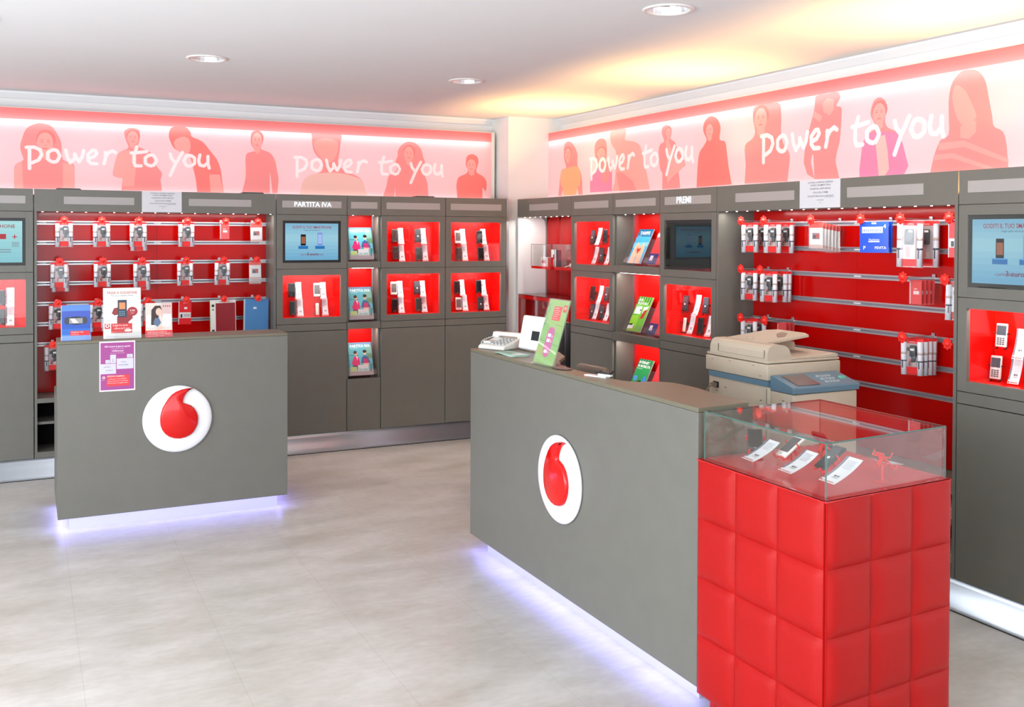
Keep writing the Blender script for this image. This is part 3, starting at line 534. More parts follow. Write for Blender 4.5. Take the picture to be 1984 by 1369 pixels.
# curved aluminium plinths
def plinth(label, x0, x1, loc, rz):
    pr = [(.06, .143), (.012, .143), (.010, .118), (.006, .094), (-.002, .07), (-.012, .045), (-.02, .02), (-.022, .004), (-.018, .0), (.06, .0)]
    b = MB('plinth_metal'); b.prism(pr, x0, x1, 'x', smooth=True)
    b.box(x0, x1, -.024, -.018, 0, .004, mat='matte', col=(60, 58, 56))
    o = b.build('plinth'); o.location = loc; o.rotation_euler = (0, 0, rz); tag(o, label, 'plinth')
plinth('curved aluminium plinth under the left wall units', -.52, 3.72, (0, YL, 0), 0)
plinth('curved aluminium plinth under the right wall units', 0, 5.1, (XR, 7.72, 0), RW)

# open corner bay at the start of the right wall
t = thing('corner_bay', 'open bay with white side and red padded back beside the corner pillar', 'shelving', (XR, 7.724, 0), RW)
fascia(t, .946, [(.23, .735)])
b = MB('laminate'); b.box(.001, .945, .02, D, ZF0, ZF0+.02).build('top_panel', t)
b = MB('white_panel'); pr = [(.0, .147), (.272, .147), (.272, 1.78), (.262, 1.84), (.235, 1.868), (0, 1.872)]
b.prism(pr, .001, .016, 'x'); b.build('side_panel', t)
b = MB('satin', (150, 152, 150)); q = [(.272, .147), (.272, 1.78), (.262, 1.84), (.235, 1.868), (.24, 1.873), (.272, 1.845), (.284, 1.78), (.284, .147)]
b.prism(q, .0, .018, 'x'); b.build('edge_trim', t)
bm_ = MB('leather')
def pads(mb, x0, x1, z0, z1, nx, nz, y, bulge, n=8, flip=1, mat=None):
    """quilted pads facing -y"""
    for i in range(nx):
        for j in range(nz):
            a0, a1 = x0+(x1-x0)*i/nx, x0+(x1-x0)*(i+1)/nx; c0, c1 = z0+(z1-z0)*j/nz, z0+(z1-z0)*(j+1)/nz
            vs = []
            for u in range(n+1):
                for v in range(n+1):
                    uu, vv = u/n, v/n
                    h = (1-(2*uu-1)**8)*(1-(2*vv-1)**8)*.75+.25*(1-(2*uu-1)**2)*(1-(2*vv-1)**2)
                    vs.append((a0+(a1-a0)*uu, y-bulge*h, c0+(c1-c0)*vv))
            fs = [(u*(n+1)+v, (u+1)*(n+1)+v, (u+1)*(n+1)+v+1, u*(n+1)+v+1) for u in range(n) for v in range(n)]
            mb._add(vs, fs, mat, None, True)
pads(bm_, .016, .93, .147, 1.872, 4, 5, .285, .012); bm_.box(.016, .93, .285, .3, .147, 1.872)
bm_.build('padded_back', t)
led_row(t, .946, .09, 9, .095, 2.4)
# ------------------------------------------------------------------ service counters
BADGE = [(1027,812),(1003,824),(985,840),(972,858),(962,880),(957,900),(958,915),(980,922),(1010,935),(1035,958),(1050,985),(1060,1012),(1062,1040),(1058,1075),(1045,1105),(1028,1132),(1005,1150),(972,1164),(935,1170),(896,1165),(860,1150),(834,1128),(815,1100),(803,1066),(800,1030),(802,998),(808,970),(819,938),(835,910),(855,878),(880,850),(910,831),(940,820),(985,812)]
BADGE = [((x-923)/240.0, (1030-y)/240.0) for x, y in BADGE]
def inset(pts, d):
    n = len(pts); out = []
    for i in range(n):
        a, b_, c = Vector(pts[i-1]), Vector(pts[i]), Vector(pts[(i+1) % n])
        e1 = (b_-a).normalized(); e2 = (c-b_).normalized(); k = (e1+e2)
        k = k.normalized() if k.length > .1 else e1
        nn = Vector((-k.y, k.x)); out.append((b_.x+nn.x*d, b_.y+nn.y*d))
    return out
def emblem(mb, cx, cz, R, y, h, mat='gloss', col=(214, 16, 14)):
    pts = [(cx+x*R, cz+z*R) for x, z in BADGE]
    ar = sum(pts[i-1][0]*pts[i][1]-pts[i][0]*pts[i-1][1] for i in range(len(pts)))
    sg = 1 if ar > 0 else -1
    rings = [(pts, 0), (pts, .25)]
    for d, hh in ((.012, .62), (.03, .84), (.05, .95)): rings.append((inset(pts, sg*d*R), hh))
    n = len(pts); vs = []
    for r_, hh in rings: vs += [(p[0], y-h*hh, p[1]) for p in r_]
    fs = [(k*n+i, k*n+(i+1) % n, (k+1)*n+(i+1) % n, (k+1)*n+i) for k in range(len(rings)-1) for i in range(n)]
    fs.append(tuple((len(rings)-1)*n+i for i in range(n)))
    mb._add(vs, fs, mat, col, True)
def mini_logo(mb, cx, cz, R, y, ring=(255, 255, 255), mark=(214, 30, 26)):
    mb.ell(cx, cz, R, R, y, ring, n=12); mb.decal([(cx+x*R*.95, cz+z*R*.95) for x, z in BADGE[::2]], y-.0003, None, mark)
def badge(parent, cx, cz, R=.2, ey=1.0):
    b = MB('gloss', (236, 238, 242))
    b.lathe([(R-.012, 0), (R-.002, -.003), (R, -.009), (R-.003, -.015), (R-.012, -.0205), (R-.035, -.0235), (R*.6, -.0255), (0, -.026)], (cx, 0, cz), axis='y', n=72)
    o = b.build('badge', parent); o['label'] = 'round white badge with raised red speech mark'
    e = MB('gloss'); emblem(e, cx, cz, R, -.0245, .02); e.build('emblem', o)
def glow(t, pts, power):
    for (x, y, sx, sy) in pts:
        a = area('floor_glow', (0, 0, 0), (0, 0, -1), 1, 1, power*max(sx, sy), (150, 150, 255)); a.data.size = sx; a.data.size_y = sy
        a.rotation_euler = (0, 0, 0); a.parent = t; a.location = (x, y, .076)
t = thing('service_counter', 'low grey counter in front of the left slatwall with a round badge', 'counter', (.156, 6.194, 0))
w = 1.316
MB('laminate').box(0, w, 0, .018, .081, 1.0835).build('front_panel', t, bevel=.0012)
b = MB('laminate'); b.box(0, .018, .0185, .27, .081, 1.0835).box(w-.018, w, .0185, .27, .081, 1.0835).box(0, .018, .27, .75, .081, .745).box(w-.018, w, .27, .75, .081, .745).box(.018, w-.018, .0185, .27, .081, .1).box(.018, w-.018, .25, .27, .1, 1.0835).box(.018, w-.018, .27, .75, .72, .745)
b.build('carcass', t)
MB('laminate_top').box(0, w, 0, .272, 1.0845, 1.101).build('counter_top', t, bevel=.0015)
MB('kick_metal').box(.062, w-.05, .066, .7, 0, .08).build('kickplate', t)
badge(t, .654, .613)
glow(t, [(w/2, .032, w-.06, .05), (.03, .35, .05, .6), (w-.03, .35, .05, .6)], 1.0)

t = thing('service_counter', 'long grey counter with round badge running from the red glass display', 'counter', (2.184, 4.955, 0), RW)
w = 2.046     # local x = 4.955 - Y ; local y = X - 2.184
MB('laminate').box(0, w, 0, .018, .084, 1.0835).build('front_panel', t, bevel=.0012)
b = MB('laminate_top'); b.box(w-.018, w, .0185, .25, .084, 1.0835).box(0, .018, .0185, .35, .084, 1.0835).box(.018, w-.018, .0185, .06, .084, 1.0835)
b.box(.018, w-.018, .0605, .7, .70, .725).box(.3, .32, .07, .68, .084, .70).box(1.6, 1.62, .07, .68, .084, .70)
b.build('carcass', t)
top = [(0, 0), (w, 0), (w-.022, .248)]
top += [(1.74, .272), (1.66, .285), (1.552, .284), (1.5, .276), (1.455, .245), (1.432, .205), (1.418, .16), (1.40, .135), (1.36, .112), (1.3, .104), (1.2, .1), (.95, .098), (.8, .12), (.66, .19), (.52, .30), (.35, .36), (0, .37)]
b = MB('laminate_top'); b.prism([(x, y) for x, y in top], 1.0845, 1.101, 'z'); b.build('counter_top', t, bevel=.0012)
MB('kick_metal').box(.09, w-.07, .065, .5, 0, .083).build('kickplate', t)
badge(t, 1.025, .613-.0, .2)
glow(t, [(w/2, .03, w-.06, .05), (.04, .3, .05, .4)], 1.0)

# ------------------------------------------------------------------ red padded pedestal with the glass case
PZ = .922
t = thing('display_pedestal', 'tall red quilted leather pedestal at the end of the long counter', 'pedestal', (2.172, 2.258, 0))
def padface(p, ang, L, name):
    q = MB('leather', M=Matrix.Translation((p[0]-2.172, p[1]-2.258, 0)) @ Matrix.Rotation(ang, 4, 'Z'))
    pads(q, 0.004, L-.004, .078, PZ, 3, 4, -.004, .017, n=16)
    q.box(.004, L-.004, -.003, .004, .078, PZ)
    q.build(name, t)
    k = MB('leather', M=q.M); pads(k, .03, L-.03, 0.0, .2, 3, 1, .035, .01, n=8); k.build('recessed_base', t)
padface((2.172, 2.890), -PI/2, .632, 'padded_panel')
padface((2.172, 2.258), math.atan2(.037, .583), .584, 'padded_panel')
b = MB('satin', (60, 10, 10)); b.prism([(.008, .008), (.575, .045), (.578, .64), (.008, .63)], .07, PZ-.004, 'z'); b.build('core', t)
b = MB('gloss', (216, 30, 36)); b.prism([(-.006, -.006), (.583, .034), (.585, .642), (-.006, .636)], PZ-.004, PZ, 'z'); b.build('top_plate', t)
GC = [(.012, .612), (.012, .013), (.572, .05), (.574, .632)]     # glass footprint in pedestal coordinates
GZ = 1.097
t2 = thing('glass_case', 'glass case on the red pedestal, greenish edges, phones inside', 'glass case', (2.172, 2.258, PZ))
for i in range(4):
    a, c = Vector(GC[i]), Vector(GC[(i+1) % 4]); d = (c-a).normalized(); n = Vector((-d.y, d.x))*.005
    g = MB('case_glass'); g.prism([tuple(a), tuple(c), tuple(c+n), tuple(a+n)], 0.0006, GZ-PZ-.0052, 'z')
    g.cyl((a.x, a.y, 0.001), (a.x, a.y, GZ-PZ-.001), .0022, n=6, mat='glass_edge'); g.build('glass_side', t2)
g = MB('case_glass'); g.prism(GC, GZ-PZ-.005, GZ-PZ, 'z')
for i in range(4):
    a, c = GC[i], GC[(i+1) % 4]; g.cyl((a[0], a[1], GZ-PZ-.0025), (c[0], c[1], GZ-PZ-.0025), .0026, n=6, mat='glass_edge')
g.build('glass_top', t2)

# ------------------------------------------------------------------ copier behind the counter
t = thing('copier', 'beige office copier with a paper feeder on top, behind the long counter', 'copier', (3.17, 3.687, 0))
C = 'copier_plastic'
b = MB(C); b.box(.015, .44, .0, .47, .04, 1.002, r=.008); b.box(.02, .42, -.155, .0, .3, .985, r=.006)
b.box(.05, .40, -.05, .44, .0, .04, mat='matte', col=(40, 40, 42))
b.box(.0135, .0155, .02, .022, .4, .99, mat='matte', col=(90, 84, 74))
for (y, z) in ((.06, .93), (.40, .93), (.33, .955), (-.09, .95)): b.lathe([(0, -.002), (.005, -.001), (.006, .002)], (.0145 if y > 0 else .0195, y, z), n=8, mat='matte', col=(110, 102, 90))
b.box(.0125, .0155, .28, .37, .86, .875, mat='matte', col=(96, 88, 78)); b.box(.011, .014, .285, .365, .863, .872)
b.box(.012, .0155, .385, .43, .945, .975, mat='matte', col=(60, 56, 52))
b.build('body', t)
b = MB('satin', (98, 128, 146)); b.box(.004, .455, .0, .455, 1.003, 1.03); b.build('blue_band', t)
b = MB(C); b.box(0, .465, 0, .478, 1.031, 1.108, r=.006)
for (y, z) in ((.05, 1.05), (.1, 1.095), (.28, 1.096), (.42, 1.09)): b.lathe([(0, -.0012), (.004, 0), (.005, .002)], (-.0005, y, z), n=8, mat='matte', col=(120, 112, 98))
b.build('scanner_deck', t)
b = MB(C)
b.box(.004, .462, .004, .474, 1.112, 1.124, r=.004)
hp = [(.006, 1.124), (.158, 1.124), (.155, 1.15), (.146, 1.172), (.128, 1.19), (.1, 1.198), (.04, 1.198), (.02, 1.188), (.01, 1.165)]
b.prism(hp, .01, .45, 'y')
b.box(.0045, .0075, .03, .38, 1.135, 1.1355, mat='matte', col=(110, 100, 88)); b.box(.0045, .0085, .03, .031, 1.135, 1.175, mat='matte', col=(110, 100, 88)); b.box(.0045, .0085, .38, .381, 1.135, 1.175, mat='matte', col=(110, 100, 88))
b.build('document_feeder', t, bevel=.004)
b = MB(C); b.prism([(.158, 1.125), (.455, 1.125), (.46, 1.136), (.445, 1.143), (.2, 1.134), (.158, 1.13)], .01, .46, 'y')
b.prism([(.17, 1.135), (.4, 1.14), (.395, 1.175), (.37, 1.185), (.2, 1.17)], .25, .45, 'y'); b.build('output_tray', t, bevel=.003)
b = MB(C, M=Matrix.Translation((.1, .12, 1.188)) @ Matrix.Rotation(-.10, 4, 'Y')); b.prism([(0, .0), (.27, 0), (.30, .06), (.30, .26), (.26, .30), (0, .30)], 0, .012, 'z')
b.prism([(.12, .06), (.16, .05), (.24, .12), (.25, .18), (.19, .15)], .0121, .0128, 'z', mat='satin', col=(150, 132, 112)); b.box(.02, .03, .14, .16, .012, .02)
b.build('input_tray', t, bevel=.002)
b = MB('satin', (98, 128, 146))
b.prism([(-.16, .988), (0, .988), (0, 1.055), (-.01, 1.06), (-.155, 1.02), (-.16, 1.012)], .018, .43, 'x'); co = b.build('control_panel', t, bevel=.003)
q = MB('gloss', (120, 106, 104)); q.poly([(.06, -.145, 1.0255), (.20, -.145, 1.0255), (.20, -.03, 1.0573), (.06, -.03, 1.0573)]); q.build('screen', co)
q = MB('satin', (176, 186, 190))
for i in range(4):
    for j in range(3):
        y = -.13+.03*j; q.box(.25+.022*i, .265+.022*i, y, y+.015, 1.02+.276*(y+.155), 1.026+.276*(y+.163))
q.build('keypad', co); q = MB('satin', (120, 200, 170)); q.box(.37, .4, -.1, -.08, 1.033, 1.046); q.build('start_button', co)
b = MB('satin', (128, 116, 98)); b.tube([(.005, .4, .96), (-.02, .41, .955), (-.035, .42, .93), (-.04, .43, .85), (-.038, .45, .6), (-.03, .46, .2), (-.02, .46, .01)], .005)
b.box(-.014, .008, .392, .42, .95, .97); b.build('power_cord', t)
# ------------------------------------------------------------------ hooks and hanging packs
def make_hook(label, loc, rz, L=.215):
    t = thing('display_hook', label, 'hook', loc, rz)
    b = MB('rail_metal'); b.cyl((0, 0, 0), (0, -L, 0), .0022, n=8); b.box(-.009, .009, -.006, 0, -.012, .012)
    b.build('rod', t)
    k = MB('satin', (236, 40, 30)); n = 32; R = .0255
    pts = [((R+.0042*math.cos(8*2*PI*i/n))*math.cos(2*PI*i/n), (R+.0042*math.cos(8*2*PI*i/n))*math.sin(2*PI*i/n)) for i in range(n)]
    k.prism(pts, -L-.008, -L, 'y', smooth=True); k.lathe([(0, -.009), (.007, -.0075), (.012, -.003), (.0135, 0)], (0, -L-.008, 0), axis='y', n=14)
    k.build('knob', t); return t
HOOK = None
def hook(loc, rz, label, group):
    global HOOK
    if HOOK is None: HOOK = make_hook(label, loc, rz); HOOK['group'] = group; return HOOK
    return dup(HOOK, loc, label, group, rz=rz)
PACKS = {}
def half_cyl(b, x0, x1, z0, z1, d, n=8, **k):
    pr = [(x0+(x1-x0)*(1-math.cos(PI*i/n))/2, -d*math.sin(PI*i/n)) for i in range(n+1)]
    b.prism(pr, z0, z1, 'z', smooth=True, **k)
def pack_charger(t, w=.115, h=.165, body=(28, 28, 32), big=False):
    x = w/2
    b = MB('satin', (222, 24, 26)); b.box(-x, x, -.001, .001, -h, .012)
    b.box(-x+.028, x-.028, -.0016, -.001, -h+.036, -.012, col=(172, 160, 160)); b.text('vodafone', 0, -.007, .009, -.0014, (250, 235, 235), align='c')
    b.rect(-.02, .0, -h+.042, -h*.55, -.0019, (196, 120, 118)); b.rect(.002, .018, -h+.04, -h+.07, -.0019, (200, 176, 160)); b.build('backing_card', t)
    for sx in (-1, 1):
        p = MB('satin', (218, 219, 226)); a0, a1 = (-x, -x+.03) if sx < 0 else (x-.03, x)
        half_cyl(p, a0, a1, -h-.004, -.002, .017)
        half_cyl(p, a0-.0004, a1+.0004, -h*.62, -h*.58, .0175, col=(70, 72, 84)); half_cyl(p, a0-.0002, a1+.0002, -h*.4, -h*.33, .0173, col=(196, 178, 170))
        p.box(a0+.012, a0+.018, -.0178, -.016, -h*.82, -h*.62, col=(70, 72, 84)); p.build('side_sleeve', t)
    c = MB('satin', body)
    if big: c.box(-.024, .022, -.018, -.001, -h*.5, -.03, r=.006); c.box(-.016, .014, -.0188, -.018, -h*.4, -.04, col=(60, 62, 70))
    else:
        c.box(-.008, .028, -.021, -.001, -.08, -.02, r=.009); c.box(-.024, -.002, -.013, -.001, -.05, -.03, r=.004); c.box(.0, .02, -.015, -.001, -.104, -.074, r=.004)
        c.tube([(.011, -.008, -.1), (.008, -.01, -.104), (-.006, -.01, -.1), (-.014, -.009, -.118), (-.006, -.008, -.124)], .0022, 6)
    c.build('accessory', t)
    s = MB('paint', (245, 245, 240)); s.box(.0, .02, -.0222, -.0212, -.046, -.036); s.build('price_sticker', t)
    g = MB('clear_plastic'); g.box(-x+.029, x-.029, -.0235, -.023, -h+.036, -.012); g.box(-x-.002, x+.002, .0012, .0016, -h-.006, .014); g.build('blister', t)
def pack_memory(t, w=.088, h=.135):
    x = w/2; b = MB('satin', (232, 230, 226)); b.box(-x, x, -.001, .001, -h, .01)
    b.rect(-x, x, -.022, .01, -.0013, (224, 60, 50)); b.rect(-.024, .024, -.085, -.05, -.0013, (150, 118, 120)); b.rect(-.018, .0, -.08, -.062, -.0016, (70, 60, 76)); b.rect(.002, .02, -.076, -.056, -.0016, (190, 60, 60))
    b.rect(-x, x, -h, -h+.02, -.0013, (206, 176, 170)); b.build('backing_card', t)
    g = MB('clear_plastic'); g.box(-x-.003, x+.003, -.008, -.0074, -h-.003, .005); g.box(-x-.003, x+.003, .0012, .0018, -h-.008, .012); g.build('blister', t)
def pack_pouch(t, w=.066, h=.11):
    x = w/2; b = MB('satin', (228, 44, 44)); b.box(-x, x, -.004, .0, -h, .008)
    b.rect(-x, -x+.005, -h, .0, -.0045, (236, 200, 200)); b.rect(-.012, .02, -.062, -.045, -.0045, (240, 210, 206)); b.text('SIM', -.01, -.04, .013, -.0046, (250, 235, 230)); b.build('pouch', t)
    g = MB('clear_plastic'); g.box(-x-.004, x+.004, -.0052, -.0049, -h-.004, .01); g.build('sleeve', t)
def pack_headset(t): pack_charger(t, .132, .215, (34, 34, 38), True)
def pack_blue(t, w=.155, h=.152):
    x = w/2; b = MB('gloss', (18, 74, 196)); b.box(-x, x, -.012, 0, -h, .008)
    y = -.0126; b.rect(-x+.012, x-.03, -.05, -.018, y, (206, 222, 240))
    for i in range(14): b.rect(-x+.016+.0075*i, -x+.019+.0075*i, -.044, -.03, y-.0003, (60, 90, 150))
    b.text('4', x-.02, -.026, .03, y, (235, 240, 250), align='c', bold=.02); b.text('PlayStation', 0, -.088, .013, y, (225, 232, 250), align='c'); b.rect(-.03, .03, -.097, -.091, y, (235, 240, 250))
    b.text('P', -x+.025, -.135, .026, y, (240, 244, 250), align='c', bold=.03); b.text('PSVITA', x-.012, -.133, .02, y, (240, 244, 250), align='r', bold=.01)
    b.box(-.012, .012, -.0125, -.012, -.004, .004, col=(240, 240, 240)); b.build('card_box', t)
def pack_case(t, w=.19, h=.262):
    x = w/2; b = MB('satin', (232, 232, 228)); b.box(-x, x, -.016, 0, -h, .012)
    b.rect(-x+.04, x-.004, -h+.03, -.012, -.0166, (142, 16, 30)); b.ell(-x+.02, -.03, .011, .011, -.0166, (40, 42, 40)); b.ell(-x+.02, -.06, .006, .008, -.0166, (110, 110, 100)); b.rect(-x+.01, -x+.03, -h+.035, -h+.05, -.0166, (70, 70, 70))
    b.box(-x-.001, -x, -.016, 0, -h, .01, col=(130, 200, 70)); b.text('belkin', x-.02, -h+.01, .016, -.0166, (90, 90, 90), align='r'); b.box(-.03, .05, -.0165, -.016, -.004, .0, col=(120, 110, 110)); b.build('box', t)
def pack_blueback(t, w=.185, h=.25):
    x = w/2; b = MB('satin', (70, 132, 190)); b.box(-x+.006, x, -.014, 0, -h, .012); b.box(-x-.004, -x+.006, -.014, 0, -h, .01, col=(176, 196, 206)); b.rect(-.025, .0, -.064, -.05, -.0145, (226, 236, 240)); b.build('box', t)
def pack_redbox(t, w=.088, h=.165):
    x = w/2; b = MB('satin', (216, 20, 30)); b.box(-x, x, -.014, 0, -h, .01); b.box(-x-.003, -x, -.014, 0, -h, .008, col=(236, 232, 228))
    b.rect(-x+.002, x-.004, -.118, -.075, -.0145, (226, 222, 220)); b.rect(-x+.01, -x+.024, -.114, -.088, -.0148, (50, 50, 54))
    for i in range(4): b.rect(-.012, x-.008, -.09-.006*i, -.087-.006*i, -.0148, (130, 130, 134))
    b.rect(-.008, .014, -.05, -.036, -.0145, (240, 238, 236)); b.text('vodafone', 0, -.008, .009, -.0146, (250, 220, 220), align='c'); b.build('box', t)
MAKE = dict(charger=('phone_charger_pack', pack_charger, 'charger pack'), memory=('memory_card_pack', pack_memory, 'memory card pack'), pouch=('red_pouch', pack_pouch, 'pouch'),
            headset=('headset_pack', pack_headset, 'headset pack'), blue=('game_card_box', pack_blue, 'box'), case=('tablet_case_box', pack_case, 'box'),
            blueback=('blue_case_box', pack_blueback, 'box'), redbox=('accessory_box', pack_redbox, 'box'))
def pack(kind, loc, rz, label, group, tilt=0.0):
    nm, fn, cat = MAKE[kind]
    if kind not in PACKS:
        t = thing(nm, label, cat, loc, rz, group); t.rotation_euler = (0, tilt, rz); fn(t); PACKS[kind] = t; return t
    return dup(PACKS[kind], loc, label, group, rot=(0, tilt, rz))
YR = YL+.277
ORD = ['first', 'second', 'third', 'fourth', 'fifth', 'sixth']
def lx(kind, look, row, x, n, depth=(.155,), jit=0.0, z=0.0):
    zr = RAILS[(row-1)*2]; rn = ['top', 'second', 'third', 'bottom'][row-1]
    hook((x, YR-.005, zr+.018), 0, 'red flower-knob hook, %s from left in the %s row, left slatwall' % (ORD[n], rn), 'knob hooks on the left slatwall')
    for i, d in enumerate(depth):
        if i == 0: lab = '%s, %s from left in the %s row of the left slatwall' % (look, ORD[n], rn)
        else: lab = '%s, behind the %s one in the %s row, left slatwall' % (look, ORD[n], rn)
        pack(kind, (x+jit+.006*i, YR-.005-d, zr-.004-(.03 if i else 0)+z), 0, lab, 'packs hanging on the left slatwall', tilt=random.uniform(-.02, .02))
CH = 'white-sleeved charger pack'
for n, (x, dd) in enumerate([(.24, (.16,)), (.488, (.16,)), (.738, (.16, .12)), (1.08, (.15,))]): lx('charger', CH, 1, x, n, dd)
lx('pouch', 'small red pouch', 1, 1.359, 4); lx('memory', 'white memory card pack', 1, 1.599, 5, (.155,))
for n, (x, dd) in enumerate([(.208, (.16, .12)), (.494, (.15,)), (.761, (.16, .12)), (1.071, (.15,)), (1.345, (.15,))]): lx('charger', CH, 2, x, n, dd)
lx('memory', 'white memory card pack', 2, 1.591, 5, (.15, .12))
lx('charger', CH, 3, .197, 0, (.16,)); lx('charger', CH, 3, .46, 1, (.15, .11)); lx('charger', CH, 3, .80, 2, (.15,))
lx('redbox', 'red and white accessory box', 3, 1.071, 3); lx('case', 'dark red tablet case box', 3, 1.345, 4); lx('blueback', 'flat blue case box', 3, 1.60, 5)
lx('charger', CH, 4, .167, 0, (.15,))
# right slatwall
XB = XR+.277-.005
def rx_(kind, look, row, y, n, depth, jit=0.0, rot=.30, dz=0.0, each=None, hk=True, dy=0.0):
    zr = RAILS[(row-1)*2]; rn = ['top', 'second', 'third'][row-1]
    if hk: hook((XB, y, zr+.018), RW, 'red flower-knob hook, %s from left in the %s row, right slatwall' % (ORD[n], rn), 'knob hooks on the right slatwall')
    ps = ['front', 'second back', 'third back', 'fourth back', 'fifth back', 'sixth back', 'rearmost']
    for i, d in enumerate(depth):
        k, lk = (kind, look) if not each else each[i]
        pack(k, (XB-d, y+jit+dy*i, zr-.004+dz*i), RW+rot, '%s, %s on %s hook of %s row, right slatwall' % (lk, ps[i], ORD[n], rn), 'packs hanging on the right slatwall', tilt=random.uniform(-.015, .03))
CR = 'clear charger pack'
rx_('charger', CR, 1, 4.78, 0, (.15, .05)); rx_('charger', CR, 1, 4.575, 1, (.15, .05))
rx_('memory', 'memory card pack', 1, 4.185, 2, (.18, .155, .13, .105, .08, .055), rot=.2, dz=-.004)
rx_('blue', 'blue game card box', 1, 3.82, 3, (.18, .155), jit=-.06, rot=.3)
rx_('headset', 'tall clear headset pack', 1, 3.56, 4, (.17, .06), jit=-.02)
rx_('redbox', 'red and white box', 1, 3.27, 5, (.16,), jit=-.01)
rx_('charger', CR, 2, 4.78, 0, (.15, .05)); rx_('charger', CR, 2, 4.605, 1, (.15, .07, .04))
rx_('pouch', 'small red pouch', 2, 3.54, 2, (.15, .12, .09, .06), jit=-.02, rot=.1)
rx_('charger', CR, 2, 3.29, 3, (.17,), jit=-.04, rot=.55)
rx_('charger', CR, 3, 4.78, 0, (.15, .08)); rx_('pouch', 'small red pouch', 3, 4.56, 1, (.12, .09, .06), jit=-.04, rot=.1)
rx_('charger', CR, 3, 3.54, 2, (.15, .115, .085, .055), jit=0, rot=.25)
hook((XB, 3.27, RAILS[4]+.012), RW, 'red flower-knob hook with nothing on it, right slatwall third row, beside the right cabinet', 'knob hooks on the right slatwall')

# ------------------------------------------------------------------ phones, stands and price cards
PROTO = {}
def make_phone(kind, label, loc, rot):
    t = thing('mobile_phone', label, 'phone', loc); t.rotation_euler = rot
    body = {'black': (22, 22, 24), 'grey': (74, 66, 62), 'white': (238, 236, 230), 'keys': (40, 40, 46), 'qwerty': (30, 34, 38), 'slim': (240, 238, 228), 'silver': (208, 202, 196)}[kind]
    w, h, d = (.054, .108, .011) if kind != 'slim' else (.026, .095, .012)
    b = MB('satin', body); b.box(-w/2, w/2, 0, d, 0, h, r=.0045, seg=3); b.build('body', t)
    s = MB('gloss', (52, 46, 44) if kind == 'grey' else (16, 16, 20)); x = w/2-.0045
    if kind in ('black', 'grey'): s.box(-x, x, -.0006, .002, .012, h-.009)
    elif kind == 'white': s.box(-x, x, -.0006, .002, .02, h-.016, col=(96, 92, 92))
    elif kind in ('keys', 'silver'): s.box(-x, x, -.0006, .002, h*.5, h-.01, col=(70, 78, 88))
    elif kind == 'qwerty': s.box(-x, x, -.0006, .002, h*.48, h-.012, col=(60, 66, 70))
    else: s.box(-.006, .006, -.0006, .002, h*.55, h-.012, col=(210, 210, 206))
    s.build('screen', t)
    if kind in ('keys', 'qwerty', 'silver'):
        k = MB('satin', (200, 204, 208) if kind != 'silver' else (90, 90, 96)); nx = 5 if kind == 'qwerty' else 3
        for i in range(nx):
            for j in range(4): kx = -x+.003+(2*x-.006)*(i+.1)/nx; k.box(kx, kx+(2*x-.006)/nx*.75, -.001, .001, .01+j*.009, .0165+j*.009, col=(64, 68, 74) if kind != 'silver' else None)
        k.ell(0, h*.45, .007, .006, -.0008, (226, 228, 230)); k.build('keypad', t)
    elif kind in ('black', 'grey', 'white'):
        k = MB('satin', (150, 150, 154)); k.ell(0, .0075, .004, .003, -.0004, n=10); k.rect(-.006, .006, h-.006, h-.005, -.0004); k.build('button', t)
    return t
def phone(kind, label, loc, rot, group):
    if kind not in PROTO: PROTO[kind] = make_phone(kind, label, loc, rot)
    else: return dup(PROTO[kind], loc, label, group, rot=rot)
    PROTO[kind]['group'] = group; return PROTO[kind]
def make_holder(key, label, loc, rot, col, L):
    t = thing('phone_stand', label, 'stand', loc); t.rotation_euler = rot
    b = MB('satin', col); b.cyl((0, .016, .055), (0, .016+L, .055), .006, n=10); b.box(-.014, .014, .0125, .016, .03, .08); b.build('arm', t)
    for sx in (-1, 1):
        p = MB('satin', col); p.tube([(sx*.012, .014, .04), (sx*.024, .016, .004), (sx*.02, .012, -.008), (sx*.02, -.004, -.008)], .0026, 6); p.lathe([(0, -.004), (.004, 0), (0, .004)], (sx*.02, -.005, -.007), n=8); p.build('prong', t)
        p = MB('satin', col); p.tube([(sx*.01, .014, .06), (sx*.032, .014, .062), (sx*.032, -.003, .062)], .0024, 6); p.lathe([(0, -.004), (.004, 0), (0, .004)], (sx*.032, -.003, .062), n=8); p.build('prong', t)
    return t
def holder(key, label, loc, rot, group, col=(60, 16, 16), L=.028):
    k = 'h'+key
    if k not in PROTO: PROTO[k] = make_holder(key, label, loc, rot, col, L); PROTO[k]['group'] = group; return PROTO[k]
    return dup(PROTO[k], loc, label, group, rot=rot)
